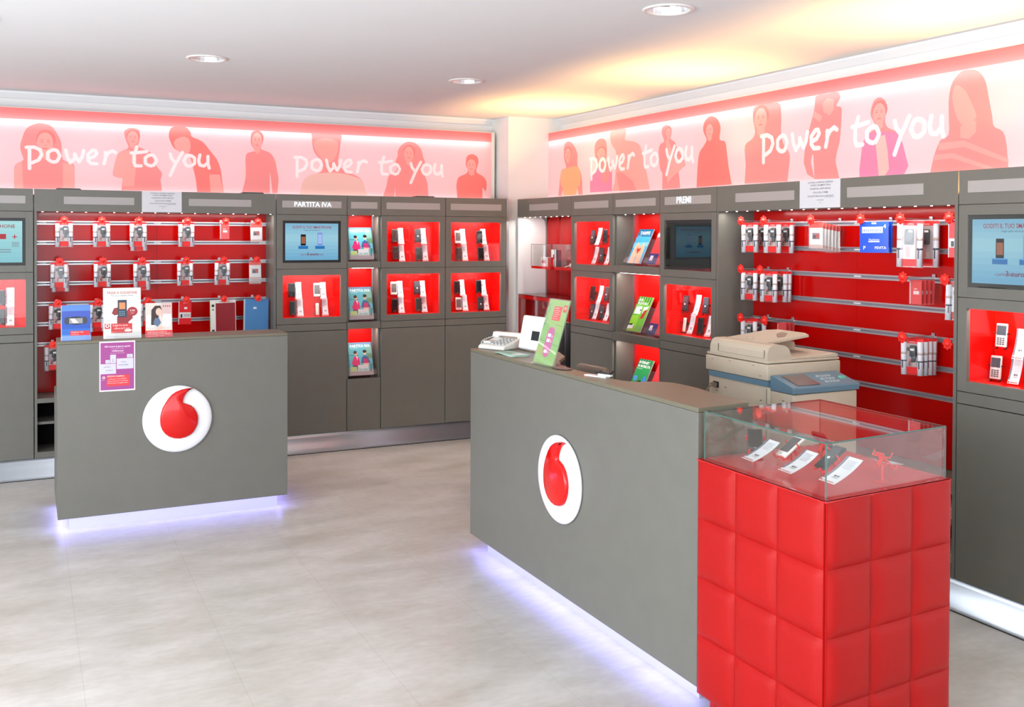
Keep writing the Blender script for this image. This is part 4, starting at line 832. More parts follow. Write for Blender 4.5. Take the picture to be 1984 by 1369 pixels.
def make_tag(label, loc, rot, big=False):
    t = thing('price_card', label, 'price card', loc); t.rotation_euler = rot
    w, h = (.052, .135); n = 8
    pr = [(.03-.045*(1-(i/n))**1.8 if False else -.034*(1-i/n)**1.7+.012, h*i/n) for i in range(n+1)]
    b = MB('satin', (224, 224, 228))
    for i in range(n):
        (y0, z0), (y1, z1) = pr[i], pr[i+1]
        b.poly([(-w/2, y0, z0), (w/2, y0, z0), (w/2, y1, z1), (-w/2, y1, z1)]); b.poly([(-w/2, y0+.0012, z0), (-w/2, y1+.0012, z1), (w/2, y1+.0012, z1), (w/2, y0+.0012, z0)])
        b.poly([(-w/2, y0, z0), (-w/2, y1, z1), (-w/2, y1+.0012, z1), (-w/2, y0+.0012, z0)]); b.poly([(w/2, y0, z0), (w/2, y0+.0012, z0), (w/2, y1+.0012, z1), (w/2, y1, z1)])
        if i: b.poly([(-w/2+.0005, y0-.0004, z0), (-w/2+.008, y0-.0004, z0), (-w/2+.008, y1-.0004, z1), (-w/2+.0005, y1-.0004, z1)], col=(110, 116, 130))
    b.build('card', t)
    y = lambda z: -.034*(1-z/h)**1.7+.012-.0007
    q = MB('satin', (214, 40, 36))
    def line(x0, x1, z0, z1, c): q.poly([(x0, y(z0)-.0002, z0), (x1, y(z0)-.0002, z0), (x1, y(z1)-.0002, z1), (x0, y(z1)-.0002, z1)], col=c)
    line(-w/2+.002, -w/2+.009, .003, .01, (214, 40, 36))
    for i in range(8): line(-w/2+.013+.0042*i, -w/2+.0162+.0042*i, .0035, .0085, (200, 90, 86))
    line(-.004, .004, .035, .044, (90, 92, 100)); line(.006, .013, .035, .044, (120, 122, 130)); line(-.006, .014, .028, .031, (150, 150, 156))
    for i in range(7): line(-.012, .018-.002*(i % 3), .118-.006*i, .12-.006*i, (176, 178, 186))
    q.build('printing', t)
    return t
def ptag(label, loc, rot, group, scale=None):
    if 'tag' not in PROTO: PROTO['tag'] = make_tag(label, loc, rot); PROTO['tag']['group'] = group; return
    return dup(PROTO['tag'], loc, label, group, rot=rot, scale=scale)
LOOK = {'black': 'black touchscreen phone', 'grey': 'grey-faced touchscreen phone', 'white': 'white touchscreen phone', 'keys': 'dark keypad phone', 'qwerty': 'dark qwerty phone', 'slim': 'slim white phone', 'silver': 'silver keypad phone'}
def left_set(cab, items, win):
    gp = 'phones in the left wall cabinets'; gh = 'phone stands in the left wall cabinets'; gt = 'price cards in the left wall cabinets'
    for kind, pos, px, pz, tx, tz in items:
        rot = (-.10, 0, 0); Yp = YL+.2-.055; pz = max(pz, (1.127 if pz < 1.4 else 1.557))
        phone(kind, '%s, %s of %s' % (LOOK[kind], pos, cab), (px, Yp-.012, pz-.054), rot, gp)
        holder('w', 'dark stand holding the phone %s of %s' % (pos, cab), (px, Yp-.012, pz-.054), rot, gh)
        ptag('curved price card %s of %s' % (pos, cab), (tx, Yp+.01, max(tz-.066, (1.066 if tz < 1.4 else 1.496))), (-.03, 0, 0), gt)
left_set('the window below the PARTITA IVA screen', [('black', 'upper left', 1.882, 1.279, 1.938, 1.268), ('white', 'upper right', 2.085, 1.275, 2.137, 1.264), ('black', 'lower left', 1.891, 1.134, 1.951, 1.126), ('slim', 'lower right', 2.089, 1.122, 2.153, 1.127)], 0)
left_set('the top window right of the brochure niches', [('grey', 'upper left', 2.741, 1.71, 2.796, 1.704), ('qwerty', 'upper right', 2.943, 1.711, 2.996, 1.704), ('grey', 'lower left', 2.748, 1.566, 2.804, 1.552), ('grey', 'lower right', 2.954, 1.558, 3.011, 1.551)], 0)
left_set('the lower window right of the brochure niches', [('white', 'upper left', 2.732, 1.274, 2.791, 1.263), ('keys', 'upper right', 2.938, 1.276, 2.991, 1.262), ('black', 'lower left', 2.742, 1.132, 2.801, 1.124), ('grey', 'lower right', 2.952, 1.133, 3.005, 1.122)], 0)
left_set('the top window nearest the pillar', [('white', 'upper left', 3.307, 1.70, 3.359, 1.70), ('black', 'upper right', 3.51, 1.701, 3.552, 1.701), ('grey', 'lower left', 3.319, 1.555, 3.376, 1.548), ('black', 'lower right', 3.524, 1.554, 3.578, 1.547)], 0)
left_set('the lower window nearest the pillar', [('black', 'upper left', 3.303, 1.272, 3.352, 1.264), ('black', 'upper right', 3.504, 1.274, 3.554, 1.26), ('white', 'lower left', 3.317, 1.13, 3.379, 1.125), ('qwerty', 'lower right', 3.523, 1.124, 3.579, 1.122)], 0)
left_set('the window at the left edge', [('black', 'upper left', -.163, 1.268, -.105, 1.266), ('black', 'lower left', -.164, 1.132, -.106, 1.13)], 0)
def right_set(cab, items):
    gp = 'phones in the right wall cabinets'; gh = 'phone stands in the right wall cabinets'; gt = 'price cards in the right wall cabinets'
    Xp = 3.98
    for kind, pos, py, pz, ty, tz in items:
        if kind:
            rot = (-.12, 0, RW+.1); pz = max(pz, (1.127 if pz < 1.4 else 1.557))
            phone(kind, '%s, %s of %s' % (LOOK[kind], pos, cab), (Xp, py, pz-.054), rot, gp)
            holder('w', 'dark stand holding the phone %s of %s' % (pos, cab), (Xp, py, pz-.054), rot, gh)
        if ty: ptag('curved price card %s of %s' % (pos, cab), (Xp+.0, ty, max(tz-.066, (1.066 if tz < 1.4 else 1.496))), (-.05, 0, RW+.1), gt)
right_set('the top window beside the corner bay', [('keys', 'upper left', 6.688, 1.708, 6.584, 1.709), ('black', 'upper right', 6.50, 1.715, None, 0), ('keys', 'lower left', 6.557, 1.569, 6.633, 1.553), (None, 'lower right', 0, 0, 6.445, 1.548)])
right_set('the lower window beside the corner bay', [('black', 'upper left', 6.688, 1.267, 6.558, 1.261), ('qwerty', 'upper right', 6.475, 1.272, None, 0), ('keys', 'lower left', 6.688, 1.125, 6.619, 1.116), ('keys', 'lower right', 6.547, 1.131, 6.455, 1.10)])
right_set('the window below the dark screen', [('keys', 'upper left', 5.466, 1.266, 5.326, 1.261), ('keys', 'upper right', 5.244, 1.266, None, 0), ('slim', 'lower left', 5.474, 1.112, 5.386, 1.119), ('black', 'lower right', 5.299, 1.12, 5.193, 1.115)])
right_set('the window at the right edge', [('silver', 'upper left', 3.055, 1.277, 2.955, 1.245), ('silver', 'lower left', 3.083, 1.118, 2.976, 1.108)])
# phones in the pedestal case
gp, gh, gt = 'phones in the glass case', 'phone stands in the glass case', 'price cards in the glass case'
B = PZ
def ped(kind, label, x, y, z, rz, lean, tag_=None, tl=None):
    if kind:
        phone(kind, label, (x, y, z), (-lean, 0, rz), gp)
    nm = 'red stand holding the ' + label.split(',')[0] if kind else 'empty red phone stand near the right side of the glass case'
    t = holder('p', nm, (x, y, z), (-lean, 0, rz), gh, (226, 30, 26), .03)
    b = MB('satin', (206, 20, 20)); dx, dy = -math.sin(rz), math.cos(rz)
    px, py, pz = x+dx*.045, y+dy*.045, z+.01
    b.cyl((px, py, B+.002), (px, py, pz), .006, n=10); b.lathe([(0, .001), (.03, .001), (.03, .004), (.006, .006)], (px, py, B), n=20)
    o = b.build('post', t); o.matrix_parent_inverse = Matrix.LocRotScale(t.location, t.rotation_euler, t.scale).inverted()
    if tl: ptag(tag_, tl, (-.8, 0, rz), gt, (1.35, 1.0, .88))
ped('grey', 'grey slider phone, leftmost in the glass case', 2.33, 2.77, .965, RW+.9, 1.0)
ped('white', 'white phone with dark screen, front left in the glass case', 2.34, 2.655, .968, RW-.1, .95, 'white price card left of the white phone in the glass case', (2.252, 2.70, B+.014))
ped('qwerty', 'dark qwerty phone, front centre in the glass case', 2.335, 2.462, .968, RW-.1, .95, 'white price card left of the dark qwerty phone in the glass case', (2.25, 2.512, B+.014))
ped('keys', 'dark keypad phone seen from behind in the glass case', 2.55, 2.62, .97, -RW+.1, .8)
ped(None, 'x', 2.56, 2.37, .975, -RW+.2, .8)
ptag('white price card nearest the front corner of the glass case', (2.265, 2.338, B+.018), (-.8, 0, RW-.05), gt, (1.35, 1, .95))
ptag('price card seen from behind at the right of the glass case', (2.66, 2.44, B+.012), (-1.1, 0, -RW), gt)
# ------------------------------------------------------------------ brochures in the niches
def cover_partita(b, w, h, y):
    R_ = lambda x0, x1, z0, z1, c: b.rect(-w/2+w*x0, -w/2+w*x1, h*z0, h*z1, y, c)
    R_(0, 1, 0, 1, (92, 172, 188)); y -= .0003
    R_ = lambda x0, x1, z0, z1, c, k=0: b.rect(-w/2+w*x0, -w/2+w*x1, h*z0, h*z1, y-.0002*k, c)
    P_ = lambda pts, c, k=1: b.decal([(-w/2+w*px, h*pz) for px, pz in pts], y-.0002*k, None, c)
    R_(0, 1, 0, .16, (166, 152, 158)); R_(.02, .4, .6, .625, (60, 130, 130)); R_(.72, 1, .62, .9, (120, 170, 160)); R_(.76, 1, .5, .66, (96, 140, 110)); R_(0, 1, .93, 1, (110, 140, 172))
    P_([(.1, .36), (.2, .55), (.3, .6), (.42, .52), (.46, .38), (.42, .3), (.16, .3)], (214, 40, 110)); P_([(.14, .2), (.42, .2), (.42, .31), (.14, .31)], (96, 50, 90)); P_([(.3, .58), (.36, .58), (.36, .45)], (250, 220, 220), 2)
    b.ell(-w/2+w*.3, h*.67, w*.07, h*.065, y-.0002, (226, 176, 150)); b.ell(-w/2+w*.28, h*.7, w*.075, h*.05, y-.0003, (50, 40, 40))
    P_([(.5, .38), (.56, .54), (.66, .6), (.8, .55), (.9, .4), (.86, .33), (.6, .32)], (62, 88, 140)); P_([(.6, .35), (.62, .5), (.8, .5), (.82, .35)], (180, 50, 110), 2); P_([(.56, .36), (.86, .36), (.8, .31), (.62, .31)], (230, 180, 160), 3)
    b.ell(-w/2+w*.69, h*.68, w*.06, h*.06, y-.0002, (230, 186, 160)); b.ell(-w/2+w*.69, h*.72, w*.085, h*.05, y-.0003, (40, 34, 36))
    P_([(.34, .12), (.8, .12), (.8, .31), (.34, .31)], (206, 204, 208), 3); P_([(.38, .14), (.52, .14), (.52, .2), (.38, .2)], (150, 190, 190), 4); P_([(.56, .14), (.76, .14), (.76, .2), (.56, .2)], (150, 190, 190), 4); P_([(.02, .12), (.3, .12), (.3, .26), (.02, .26)], (176, 196, 130), 2); P_([(.86, .1), (.92, .1), (.98, .34), (.88, .34)], (80, 120, 110), 2)
    b.text('PARTITA IVA', 0, h*.85, h*.12, y-.0006, (255, 255, 255), align='c', bold=.03, maxw=w*.86); b.text('guida ai servizi', -w*.4, h*.81, h*.035, y-.0006, (235, 245, 245))
def cover_green(title, style):
    def f(b, w, h, y):
        b.rect(-w/2, w/2, 0, h, y, (118, 190, 66) if style == 1 else (40, 150, 84)); y -= .0003
        P_ = lambda pts, c, k=1: b.decal([(-w/2+w*px, h*pz) for px, pz in pts], y-.0002*k, None, c)
        for i in range(6): P_([(i/6, .78), (i/6+.08, .78), (i/6+.08, 1), (i/6, 1)], (60, 110, 60) if style == 1 else (30, 90, 60), 0)
        if style == 1:
            P_([(.08, .5), (.1, .7), (.5, .72), (.52, .5)], (246, 246, 246)); P_([(.42, .58), (.5, .6), (.5, .64), (.42, .63)], (30, 30, 30), 2); P_([(.6, .7), (.95, .74), (.8, .55), (.65, .52)], (240, 246, 240)); P_([(.7, .6), (.9, .66), (.85, .4), (.62, .36)], (190, 60, 50), 2)
            P_([(.05, .12), (.02, .44), (.5, .46), (.54, .12)], (150, 210, 60)); P_([(.02, .06), (.02, .18), (.36, .2), (.38, .08)], (240, 246, 236), 2); P_([(.0, .2), (.3, .22), (.3, .17), (0, .16)], (40, 60, 40), 3)
        else:
            P_([(.2, .0), (.25, .34), (.6, .42), (.95, .2), (.9, 0)], (26, 34, 36)); P_([(.3, .0), (.34, .28), (.6, .34), (.85, .16), (.8, 0)], (210, 214, 216), 2); P_([(.4, .1), (.45, .24), (.6, .26), (.65, .1)], (60, 80, 110), 3)
            b.ell(-w*.3, h*.45, w*.14, h*.08, y-.0002, (90, 160, 226)); b.ell(w*.32, h*.42, w*.13, h*.13, y-.0002, (70, 140, 220))
        b.text(title[0], -w*.44, h*.87, h*.1, y-.0006, (255, 255, 255), bold=.02, maxw=w*.8); b.text(title[1], -w*.44, h*.77, h*.1, y-.0006, (255, 255, 255), bold=.02, maxw=w*.86)
        b.text('Soluzioni per casa', -w*.44, h*.72, h*.035, y-.0006, (240, 250, 240))
    return f
def cover_tariffe(b, w, h, y):
    b.rect(-w/2, w/2, 0, h, y, (70, 170, 214)); y -= .0003
    P_ = lambda pts, c, k=1: b.decal([(-w/2+w*px, h*pz) for px, pz in pts], y-.0002*k, None, c)
    P_([(0, .78), (1, .78), (1, 1), (0, 1)], (36, 110, 150), 0); P_([(0, .45), (1, .5), (1, .62), (0, .6)], (120, 200, 226), 0)
    P_([(.1, 0), (.14, .45), (.3, .62), (.47, .5), (.48, 0)], (236, 196, 168)); P_([(.52, 0), (.53, .5), (.7, .62), (.86, .45), (.9, 0)], (230, 188, 160))
    P_([(.25, .36), (.3, .5), (.42, .54), (.5, .48), (.58, .54), (.7, .5), (.75, .36), (.5, .22)], (222, 178, 150), 2); P_([(.36, .4), (.42, .46), (.5, .41), (.58, .46), (.64, .4), (.5, .28)], (206, 60, 40), 3)
    b.text('TARIFFE', 0, h*.84, h*.13, y-.0006, (255, 255, 255), align='c', bold=.03, maxw=w*.88); b.text('scegli la tua', -w*.42, h*.79, h*.035, y-.0006, (240, 250, 250))
BR = {}
def brochure(kind, cover, label, loc, rz, w, h, lean, group):
    t = thing('brochure', label, 'brochure', loc, rz, group); t.rotation_euler = (-lean, 0, rz)
    b = MB('satin', (236, 236, 236)); b.box(-w/2, w/2, 0, .006, 0, h); b.build('pages', t)
    c = MB('gloss', (240, 240, 240)); cover(c, w, h, -.0004); c.build('cover', t); BR[kind] = t; return t
def rack(label, loc, rz, w, lean, group, h=.12):
    t = thing('brochure_holder', label, 'holder', loc, rz, group); M = Matrix.Translation((0, 0, .019)) @ Matrix.Rotation(-lean, 4, 'X')
    b = MB('clear_plastic', M=M); b.box(-w/2, w/2, -.014, -.0115, 0, h*.35).box(-w/2, -w/2+.0025, -.0115, .036, 0, h*1.6).box(w/2-.0025, w/2, -.0115, .036, 0, h*1.6).box(-w/2, w/2, .036, .0385, 0, h*(2.1 if lean < .4 else 1.7)); b.build('acrylic_pocket', t)
    b = MB('clear_plastic'); b.box(-w/2, w/2, -.022, .07, .001, .003); b.build('foot', t); return t
GB = 'PARTITA IVA brochures in the narrow niches'
for i, (zs, nm) in enumerate(((1.501, 'top'), (1.017, 'middle'), (.566, 'bottom'))):
    for k in range(3):
        lab = 'PARTITA IVA brochure, %s, %s niche of the narrow cabinet' % (('frontmost', 'behind the front one', 'rearmost')[k], nm)
        x = 2.428-.006*k; y = YL+.028+.010*k; zz = zs+.018-.003*k
        if 'p' not in BR: brochure('p', cover_partita, lab, (x, y, zz), 0, .195, .27, .33, GB)
        else: dup(BR['p'], (x, y, zz), lab, GB)
    rack('clear acrylic brochure holder in the %s niche of the narrow cabinet' % nm, (2.431, YL+.032, zs), 0, .234, .33, 'holders in the narrow niches')
GR = 'brochures in the right wall niches'
def rbro(kind, cover, label, y, z, x=XR+.045): return brochure(kind, cover, label, (x, y, z+.018), RW, .18, .27, .45, GR)
rbro('t', cover_tariffe, 'TARIFFE brochure with heart-shaped hands, left in the top right wall niche', 5.955, 1.504)
rbro('a', cover_green(('ADSL', 'TELEFONO'), 1), 'bright green ADSL brochure with a white router, middle right wall niche', 5.955, 1.017)
rbro('i', cover_green(('INTERNET', 'IN MOBILITA'), 2), 'dark green INTERNET IN MOBILITA brochure in the lowest right wall niche', 5.945, .566)
def cover_dark(b, w, h, y):
    b.rect(-w/2, w/2, 0, h, y, (222, 60, 66)); b.rect(-w/2, w*.1, 0, h*.3, y-.0004, (60, 50, 110)); b.rect(-w*.4, -w*.2, h*.1, h*.24, y-.0007, (230, 210, 220)); b.text('OFFERTE', -w*.4, h*.85, h*.1, y-.0006, (250, 240, 240), maxw=w*.8)
rbro('o', cover_dark, 'red brochure half hidden at the right of the top right wall niche', 5.70, 1.504)
dup(BR['o'], (XR+.045, 5.70, 1.035), 'red brochure half hidden at the right of the middle right wall niche', GR)
dup(BR['o'], (XR+.045, 5.70, .584), 'red brochure half hidden at the right of the lowest right wall niche', GR)
for nm, zs in (('top', 1.504), ('middle', 1.017), ('lowest', .566)):
    for sd, yy in (('left', 5.955), ('right', 5.706)):
        rack('clear acrylic brochure holder, %s side of the %s right wall niche' % (sd, nm), (XR+.043, yy, zs), RW, .225, .45, 'holders in the right wall niches')

# ------------------------------------------------------------------ notices, poster and standees
def notice(label, loc, rz, w=.277, h=.152):
    t = thing('paper_notice', label, 'notice', loc, rz); b = MB('matte', (218, 218, 222)); b.box(0, w, -.0012, 0, 0, h)
    y = -.0016; L_ = [('SI AVVISA LA GENTILE CLIENTELA', .88, .62), ('CHE PER IL PAGAMENTO DELLE', .78, .5), ('RICARICHE, CARTE SERVIZI,', .655, .66), ('CON LORO E PREMI', .52, .44), ('SI ACCETTANO SOLO CONTANTI', .39, .66)]
    for s, zz, ww in L_: b.text(s, w*.52, h*zz, .0125, y, (70, 70, 84), align='c', maxw=w*ww, bold=.01)
    b.text('LA DIREZIONE', w*.52, h*.26, .008, y, (90, 90, 100), align='c'); b.text('grazie', w*.52, h*.18, .007, y, (120, 120, 130), align='c')
    b.rect(w*.62, w*.86, h*.365, h*.372, y, (90, 90, 100)); b.build('sheet', t)
    return t
notice('white printed paper notice taped on the header of the left slatwall', (.753, YL-.0005, 1.876), 0)
notice('white printed paper notice taped on the header of the right slatwall', (XR-.0005, 4.214, 1.876), RW, .304)
t = thing('poster', 'purple price poster taped to the front of the low counter', 'poster', (.377, 6.1935, .801)); w, h = .195, .292
b = MB('satin', (236, 230, 240)); b.box(0, w, -.0012, 0, 0, h); y = -.0016
b.rect(.006, w-.006, .008, h-.008, y, (160, 70, 140)); y -= .0003
b.text('300 minuti al giorno gratis', w*.5, h*.88, .0135, y, (240, 225, 240), align='c', bold=.03, maxw=w*.72); b.text('verso i cellulari Vodafone', w*.5, h*.845, .007, y, (230, 205, 230), align='c')
b.text('+200minuti', w*.5, h*.79, .014, y, (240, 225, 240), align='c', bold=.03); b.text('verso tutti i numeri di casa', w*.5, h*.755, .007, y, (230, 205, 230), align='c')
for (x0, x1, z0, z1) in ((.3, .46, .56, .73), (.17, .29, .56, .63), (.77, .93, .66, .73), (.02, .46, .35, .55), (.48, .95, .44, .65)): b.rect(w*x0, w*x1, h*z0, h*z1, y, (205, 203, 220))
y -= .0003
b.text('numero', w*.13, h*.48, .011, y, (90, 70, 110)); b.text('preferito', w*.18, h*.41, .011, y, (90, 70, 110)); b.text('minuti', w*.6, h*.57, .011, y, (90, 70, 110)); b.text('senza limiti', w*.53, h*.51, .012, y, (90, 70, 110), maxw=w*.36)
b.text('gratis', w*.385, h*.585, .009, y, (90, 70, 110), rot=PI/2); b.text('+', w*.22, h*.575, .014, y, (90, 70, 110)); b.text('300', w*.8, h*.675, .01, y, (90, 70, 110))
b.rect(w*.2, w*.84, h*.1, h*.32, y+.0002, (222, 62, 70)); mini_logo(b, w*.12, h*.28, .0075, y); b.text('vodafone', w*.04, h*.225, .0055, y, (235, 220, 235))
b.text('PROVA Vodafone', w*.22, h*.285, .0125, y, (250, 235, 235), bold=.02, maxw=w*.52)
for i, s in enumerate(('+ traffico per 1 mese GRATIS', 'chiama i tuoi amici a 0 cent/minuto', 'attiva la promo in negozio adesso')): b.text(s, w*.22, h*(.235-.04*i), .0085, y, (250, 225, 225), maxw=w*.58)
b.build('sheet', t)
def standee(label, x, wd, ht, draw, lean=.12, holder_=True):
    t = thing('counter_display', label, 'sign', (x, 6.235, 1.1015)); M = Matrix.Rotation(-lean, 4, 'X')
    b = MB('satin', (222, 221, 216), M=M); b.box(0, wd, 0, .004, .003, ht); draw(b, wd, ht, -.0006); b.build('card', t)
    b = MB('clear_plastic', M=M); b.box(-.003, wd+.003, .0045, .0065, 0, ht); b.box(-.003, wd+.003, -.004, -.0028, 0, ht*.14); b.build('acrylic_holder', t)
    b = MB('clear_plastic'); b.prism([(-.02, 0), (.07, 0), (.07, .003), (-.02, .003)], -.003, wd+.003, 'x'); b.build('foot', t); return t
def d_blue(b, w, h, y):
    cs = [(60, 130, 210), (40, 100, 190), (34, 80, 176), (40, 84, 180), (60, 84, 176), (84, 130, 200)]
    for i, c in enumerate(cs): b.rect(.002, w, h*i/6, h*(i+1)/6, y, c)
    y -= .0004; b.ell(w*.5, h*.56, w*.36, h*.115, y, (26, 26, 32)); b.ell(w*.2, h*.56, w*.1, h*.11, y-.0001, (60, 62, 70)); b.ell(w*.8, h*.56, w*.1, h*.11, y-.0001, (60, 62, 70)); b.rect(w*.27, w*.73, h*.48, h*.63, y-.0003, (150, 150, 150)); b.decal([(w*.3, h*.62), (w*.45, h*.62), (w*.6, h*.49), (w*.4, h*.49)], y-.0005, None, (215, 210, 205))
    b.rect(w*.3, w*.96, h*.14, h*.27, y, (222, 44, 50)); b.text('PlayStation Vita', w*.34, h*.22, .01, y-.0003, (250, 230, 230), maxw=w*.52); b.text('da 299 euro', w*.34, h*.165, .008, y-.0003, (250, 230, 230)); b.rect(w*.82, w*.98, h*.03, h*.14, y, (60, 110, 200))
def d_passa(b, w, h, y):
    y -= .0002; b.text('PASSA A VODAFONE', w*.5, h*.88, .022, y, (190, 80, 70), align='c', bold=.01, maxw=w*.8); b.text('Per te un cellulare Nokia', w*.5, h*.835, .012, y, (130, 150, 150), align='c')
    b.decal([(w*.22, h*.5), (w*.28, h*.6), (w*.42, h*.62), (w*.75, h*.5), (w*.78, h*.4), (w*.62, h*.3), (w*.44, h*.32), (w*.42, h*.48), (w*.3, h*.46)], y-.0002, None, (140, 50, 52))
    b.rect(w*.38, w*.62, h*.42, h*.76, y-.0004, (52, 60, 74)); b.rect(w*.42, w*.58, h*.58, h*.71, y-.0006, (226, 140, 90)); b.rect(w*.36, w*.66, h*.3, h*.44, y-.0004, (140, 46, 50))
    for i in range(9): b.rect(w*(.42+.055*(i % 3)), w*(.455+.055*(i % 3)), h*(.45+.035*(i//3)), h*(.47+.035*(i//3)), y-.0006, (110, 150, 170))
    b.ell(w*.77, h*.53, w*.14, h*.09, y-.0005, (160, 50, 56), n=20); b.text('9,90', w*.77, h*.53, .016, y-.0008, (240, 220, 220), align='c', bold=.02); b.text('euro', w*.77, h*.49, .01, y-.0008, (240, 220, 220), align='c')
    b.rect(w*.03, w*.17, h*.2, h*.3, y, (206, 50, 54)); mini_logo(b, w*.1, h*.26, .011, y-.0002); b.rect(w*.2, w*.76, h*.11, h*.3, y, (200, 60, 60)); b.text('Scegli fra tante', w*.24, h*.25, .014, y-.0003, (245, 225, 225), maxw=w*.5); b.text('offerte da 9 euro', w*.28, h*.19, .014, y-.0003, (245, 225, 225), maxw=w*.42); b.ell(w*.65, h*.16, w*.1, h*.025, y-.0003, (240, 232, 220)); b.rect(w*.04, w*.96, h*.035, h*.038, y, (140, 140, 140)); b.text('vedi condizioni in negozio', w*.06, h*.05, .006, y, (130, 130, 130))
def d_photo(b, w, h, y):
    b.rect(0, w, h*.2, h, y, (214, 206, 196)); y -= .0003; P_ = lambda pts, c, k=1: b.decal([(w*px, h*pz) for px, pz in pts], y-.0002*k, None, c)
    b.rect(w*.6, w, h*.6, h, y, (206, 180, 176)); 
    for i in range(4): b.rect(w*(.66+.08*i), w*(.70+.08*i), h*.88, h*.93, y-.0001, (180, 70, 70))
    P_([(.02, .3), (.0, .62), (.16, .68), (.4, .5), (.3, .28)], (232, 226, 218)); P_([(.2, .36), (.22, .8), (.36, .92), (.56, .92), (.62, .8), (.5, .62), (.42, .36)], (60, 42, 40), 2)
    b.ell(w*.5, h*.74, w*.12, h*.11, y-.0007, (226, 186, 166)); P_([(.28, .42), (.36, .56), (.5, .56), (.58, .42), (.44, .3)], (90, 110, 140), 3); P_([(.62, .3), (.66, .68), (.98, .66), (.92, .3)], (236, 236, 234), 3); P_([(.36, .24), (.6, .34), (.7, .26), (.5, .2)], (226, 190, 170), 4)
    b.rect(0, w, 0, h*.2, y, (220, 44, 46)); b.text('Scegli Internet ovunque vai', w*.06, h*.14, .0115, y-.0003, (250, 230, 230), maxw=w*.72); b.text('con la chiavetta e il tuo computer', w*.06, h*.085, .0115, y-.0003, (250, 230, 230), maxw=w*.86); b.text('promozione valida in negozio', w*.06, h*.03, .008, y-.0003, (250, 220, 220))
standee('small blue standee with a handheld console, left end of the low counter', .178, .155, .205, d_blue)
standee('tall white PASSA A VODAFONE standee in the middle of the low counter', .403, .207, .300, d_passa)
standee('standee with photo of a dark-haired woman reading, on the low counter', .636, .15, .205, d_photo)

# ------------------------------------------------------------------ things on the long counter
CT = 1.1015
t = thing('desk_phone', 'cream corded desk telephone at the far end of the long counter', 'telephone', (2.345, 4.885, CT), RW+.45)
b = MB('satin', (228, 226, 216)); b.prism([(-.10, .0), (.10, .0), (.10, .055), (.03, .05), (-.09, .022), (-.10, .014)], -.095, .085, 'x'); b.build('base', t, bevel=.008)
b = MB('satin', (176, 178, 176)); sl = lambda y: .0235+(.028/.12)*(y+.09)
for i in range(4):
    for j in range(4): y = -.075+.027*j; x = -.02+.024*i; b.box(x, x+.015, y, y+.016, sl(y)-.002, sl(y+.016)+.004)
b.build('keypad', t); b = MB('satin', (198, 200, 198)); b.box(-.08, -.03, -.07, -.02, .03, sl(-.02)+.002); b.build('dial_card', t)
b = MB('satin', (232, 230, 222)); b.box(-.11, .11, .045, .085, .06, .082, r=.008); b.box(-.11, -.065, .04, .092, .05, .07, r=.008); b.box(.065, .11, .04, .092, .05, .07, r=.008); b.build('handset', t)
b = MB('satin', (210, 208, 198)); cpts = [(-.09+.0035*math.sin(i*1.9)-.045*math.sin(PI*i/40), .06-.13*i/40, .06-.05*i/40+.0035*math.cos(i*1.9)) for i in range(41)]; b.tube(cpts, .0022, 5); b.build('cord', t)
b = MB('satin', (224, 222, 214)); b.cyl((.095, .08, .05), (.097, .083, .15), .003, .0022, 8); b.build('antenna', t)
t = thing('router', 'white square router with a dark window, standing on the long counter', 'router', (2.40, 4.675, CT+.008), RW+.12); t.rotation_euler = (-.2, 0, RW+.12)
b = MB('gloss', (242, 242, 244)); b.box(-.115, .115, 0, .032, 0, .185, r=.012, seg=3); b.build('housing', t)
b = MB('gloss', (40, 34, 36)); b.box(.0, .07, -.0012, .003, .055, .105); b.build('display_window', t)
t = thing('leaflet_stack', 'fanned stack of pale green leaflets beside the white router', 'leaflets', (2.262, 4.60, CT), RW)
for i in range(3):
    a = .12*i-.1; b = MB('satin', [(170, 204, 190), (206, 222, 210), (150, 196, 180)][i], M=Matrix.Translation((0, 0, .0028*i)) @ Matrix.Rotation(a, 4, 'Z')); b.box(-.1, .1, -.045, .045, 0, .0024)
    if i == 2: b.box(-.08, .02, -.03, .01, .0024, .0026, col=(90, 150, 130)); b.box(.03, .08, -.03, .03, .0024, .0026, col=(232, 240, 236))
    b.build('leaflet', t)
t = thing('leaflet_stand', 'slanted acrylic stand with a green leaflet showing a pink phone shape', 'leaflet stand', (2.222, 4.185, CT), RW)
M = Matrix.Translation((0, 0, .004)) @ Matrix.Rotation(-.30, 4, 'X'); w, h = .195, .318
b = MB('satin', (150, 200, 120), M=M); b.box(-w/2, w/2, 0, .004, 0, h); y = -.0008
b.rect(-w/2, w/2, 0, h, y, (142, 196, 112)); y -= .0003
for (x0, z0, x1, z1) in ((-.5, .36, -.2, .34), (.12, .32, .5, .3), (-.5, .62, -.22, .6), (.1, .62, .5, .6)): b.decal([(w*x0, h*z0), (w*x1, h*z1), (w*x1, h*z1+.002), (w*x0, h*z0+.002)], y, None, (80, 130, 70))
px = [(0, .1), (.12, .13), (.19, .22), (.19, .48), (.12, .56), (0, .58), (-.12, .56), (-.19, .48), (-.19, .22), (-.12, .13)]; b.decal([(w*a, h*c) for a, c in px], y-.0001, None, (206, 110, 160))
for zz in (.42, .34, .17): b.rect(-w*.12, w*.04, h*zz, h*(zz+.05), y-.0004, (240, 236, 240)); b.rect(w*.08, w*.13, h*zz, h*(zz+.03), y-.0004, (235, 200, 220))
b.rect(-w*.16, w*.24, h*.68, h*.9, y, (220, 66, 56)); b.text('Vodafone', -w*.12, h*.86, .011, y-.0003, (250, 235, 230)); 
for i in range(4): b.rect(-w*.12, w*(.16-.05*(i % 2)), h*(.83-.03*i), h*(.836-.03*i), y-.0003, (250, 220, 210))
